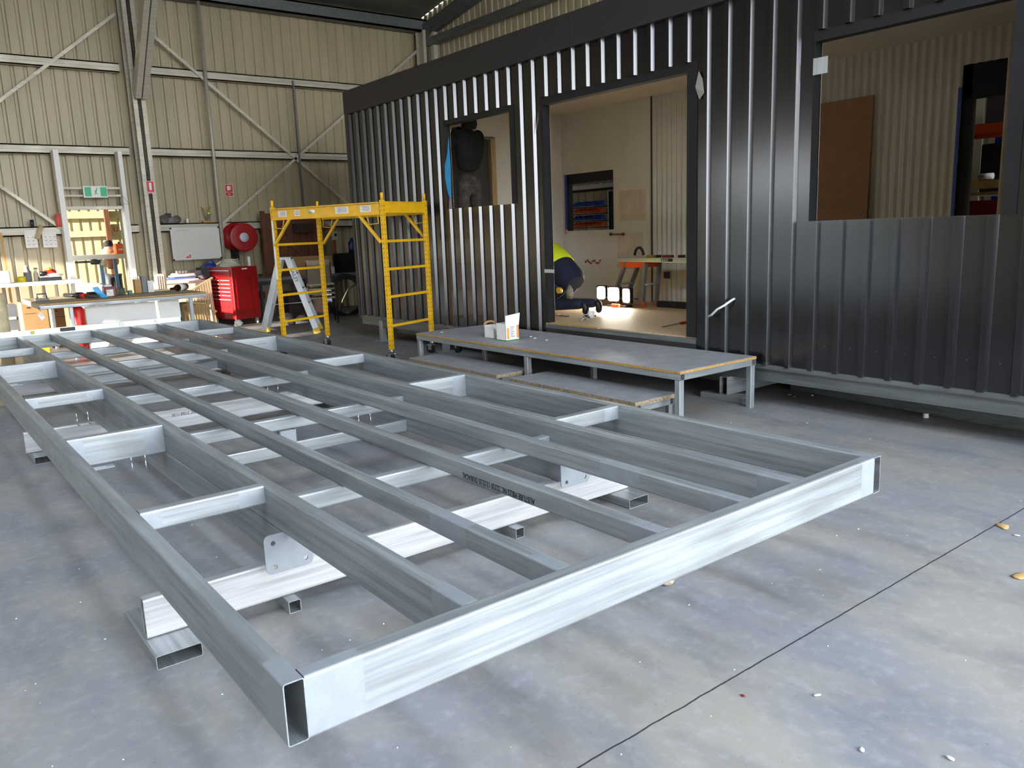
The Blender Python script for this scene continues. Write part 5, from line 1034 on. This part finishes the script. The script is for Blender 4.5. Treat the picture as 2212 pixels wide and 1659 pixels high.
one('blue_film_strip', MB().prism([(6.40, 2.50), (6.44, 2.33), (6.505, 2.2), (6.51, 2.05), (6.47, 1.90), (6.44, 1.84), (6.405, 1.84), (6.39, 2.2)], 4.776, 4.7785, 0), LBLUE, 'light blue film bulging at the left edge of the small window opening', 'film')
one('grey_film_strip', MB().prism([(6.44, 1.835), (6.465, 1.715), (6.40, 1.715), (6.405, 1.835)], 4.776, 4.7785, 0), mat('grey_film', rgb(150, 150, 150), .5), 'pale grey strip below the blue film at the small window', 'film')
# --- kneeling person in the doorway
K = thing('person', 'person kneeling by the door jamb in a yellow and navy work shirt and jeans', 'person', (5.5, 5.3, FL))
def c_(a, b, x=5.5): return at(*c7(a, b), x=x)
pel = c_(395, 790); sh = c_(205, 585); kn = c_(150, 1085); ank = c_(585, 955); toe = c_(575, 1085)
kn.z = .57; pts = [(*pel, .07), (*pel.lerp(sh, .5), .07), (*sh, .07)]
hd_c = sh + V(0, .24, -.1)
skinned('body', pts + [(*(sh + V(0, .13, -.03)), .05), (*hd_c, .05), (*(sh + V(-.14, .05, -.05)), .03), (*(sh + V(.14, .05, -.05)), .03), (*(sh + V(-.2, .1, -.36)), .036), (*(sh + V(.2, .1, -.36)), .036), (*(sh + V(-.1, .24, -.52)), .028), (*(sh + V(.1, .24, -.52)), .028)],
        [(0, 1), (1, 2), (2, 3), (3, 4), (2, 5), (2, 6), (5, 7), (6, 8), (7, 9), (8, 10)], SKIN, K, 2)
Rk, hk = head(K, hd_c + V(0, .05, 0), (0, .8, -.6)); hair(Rk, hk)
def torso(name, pts, m, sx=1.2):
    mb = MB().tube([p for p, r in pts], [r for p, r in pts], 18); cx = pts[0][0].x
    mb.v = [(cx + (x - cx) * sx, y, z) for x, y, z in mb.v]; return mb.build(name, m, K)
L_ = lambda t: pel.lerp(sh, t)
torso('navy_shirt', [(pel + V(0, -.09, -.06), .10), (pel + V(0, -.05, -.03), .135), (pel + V(0, 0, .0), .15), (L_(.25), .155), (L_(.5), .16), (L_(.62), .15)], NAVY)
torso('yellow_yoke', [(L_(.42), .15), (L_(.46), .166), (L_(.75), .172), (L_(1) + V(0, .0, 0), .165), (sh + V(0, .07, -.01), .13), (sh + V(0, .12, -.02), .07)], HIVY)
for q in (-1, 1): MB().tube([sh + V(q * .14, .02, .0), sh + V(q * .2, .06, -.12), sh + V(q * .21, .1, -.3), sh + V(q * .16, .17, -.42)], [.075, .07, .058, .048], 14).build('sleeve', NAVY, K)
hip = pel + V(0, -.0, -.06)
for q in (-.1, .1):
    kk = kn + V(q, 0, 0); aa = ank + V(q, 0, -.09)
    skinned('trouser_leg', [(*(hip + V(q * .8, 0, 0)), .095), (*((hip + kk) / 2 + V(q * .2, 0, 0)), .088), (*kk, .072), (*(kk.lerp(aa, .5)), .062), (*aa, .05)], [(0, 1), (1, 2), (2, 3), (3, 4)], JEAN, K, 2)
    skinned('boot', [(*(aa + V(0, .02, .01)), .05), (*(aa + V(0, -.04, -.0)), .046), (*(aa + V(0, -.04, -.07)), .04), (*(aa + V(0, -.015, -.1)), .032)], [(0, 1), (1, 2), (2, 3)], BLK, K, 1)
hand(K, sh + V(-.1, .25, -.53), (0, .5, -.5), (0, .7, .7)); hand(K, sh + V(.1, .25, -.53), (0, .5, -.5), (0, .7, .7))
q = c_(395, 925, 5.32); MB().blob((q.x, q.y, q.z), .03, .055, .07, 3, .25, 12).build('work_glove', mat('glove_grey', rgb(150, 145, 125), .8, noise=.2, nscale=20), K)
q = c_(300, 905, 5.33); MB().cyl((q.x - .02, q.y, q.z), (q.x + .02, q.y, q.z), .034, 16).build('tape_measure', mat('tape_yellow', rgb(230, 190, 60), .4), K)
# --- bending person behind the far bench
Q = thing('person', 'person in an orange work shirt and dark cap bending behind the far bench', 'person', (3.0, 16.7, 0))
h0 = at(232, 530, y=16.7); t0_ = at(237, 545, y=16.75); x = t0_.x
skinned('body', [(x, 16.8, .95, .1), (x - .02, 16.75, 1.15, .11), (x - .05, 16.7, 1.3, .1), (x - .1, 16.65, 1.4, .05), (x - .2, 16.62, 1.2, .04), (x + .12, 16.66, 1.25, .04), (x - .22, 16.5, 1.26, .03)], [(0, 1), (1, 2), (2, 3), (2, 4), (2, 5), (4, 6)], SKIN, Q)
skinned('orange_shirt', [(x + .03, 16.8, 1.0, (.16, .12)), (x, 16.75, 1.18, (.18, .13)), (x - .04, 16.7, 1.3, (.16, .12)), (x + .15, 16.66, 1.28, .07)], [(0, 1), (1, 2), (2, 3)], HIVO, Q)
skinned('dark_trousers', [(x + .03, 16.8, .98, .15), (x + .1, 16.82, .8, .09), (x - .06, 16.8, .8, .09), (x + .12, 16.8, .45, .07), (x - .06, 16.8, .45, .07), (x + .14, 16.8, .05, .05), (x - .06, 16.8, .05, .05)], [(0, 1), (0, 2), (1, 3), (2, 4), (3, 5), (4, 6)], DGRY, Q)
Rq, hq = head(Q, (h0.x + .02, 16.66, h0.z - .03), (-.8, -.5, -.5)); hair(Rq, hq, BLKM)

# ================================================================ litter on the slab
lit = [(1443, 1262, 'brown and white crumb of rubbish under the near rail', 'r'), (2165, 1138, 'tan dead leaf on the slab at the right', 'l'), (2195, 1158, 'pale scrap on the slab beside the dead leaf', 'w'), (2205, 1245, 'tan wood shaving at the right edge of the picture', 'l'),
       (1716, 857, 'white torn scrap on the floor under the cabin edge, larger of two', 'w'), (1705, 853, 'white torn scrap under the cabin edge, smaller of two', 'w'), (1755, 855, 'pale scrap right of the white torn scraps', 'w'), (1743, 915, 'white sliver on the slab in front of the cabin', 'w'), (1605, 1505, 'small red crumb on the slab', 'd'),
       (1765, 1504, 'white chip right of the red crumb', 'w'), (1862, 1622, 'white chip near the bottom of the picture', 'w'), (2052, 1640, 'pale smear of wrapping near the bottom right corner', 'w'), (2053, 850, 'curled silver scrap lying on the slanting beam', 'w')]
for i, (px, py, l, k) in enumerate(lit[:-1]):
    q = at(px, py, z=0); r = {'r': .035, 'l': .045, 'w': .013, 'd': .009}[k]
    m = {'r': mat('rubbish', rgb(170, 150, 130), .8, noise=.3, nscale=60), 'l': mat('dead_leaf', rgb(186, 150, 96), .8), 'w': mat('pale_scrap', rgb(205, 203, 198), .7), 'd': mat('dull_red', rgb(130, 40, 44), .6)}[k]
    one('litter', MB().blob((q.x, q.y, .004 if k != 'r' else .014), r, r * .55, .003 if k != 'r' else .016, i, .35, 8, 0, Matrix.Rotation(i, 4, 'Z')), m, l, 'litter')
mb = MB(); rnd = random.Random(3)
for i in range(420):
    x, y = rnd.uniform(-.8, 4.6), rnd.uniform(-.9, 9); r = rnd.uniform(.0015, .0045)
    mb.add([(x - r, y, .001), (x, y - r, .001), (x + r, y, .001), (x, y + r, .001), (x, y, .001 + r)], [(0, 1, 4), (1, 2, 4), (2, 3, 4), (3, 0, 4)])
one('grit', mb, PAPER, 'fine white grit and swarf scattered over the slab', 'grit', None, 0, 'stuff')
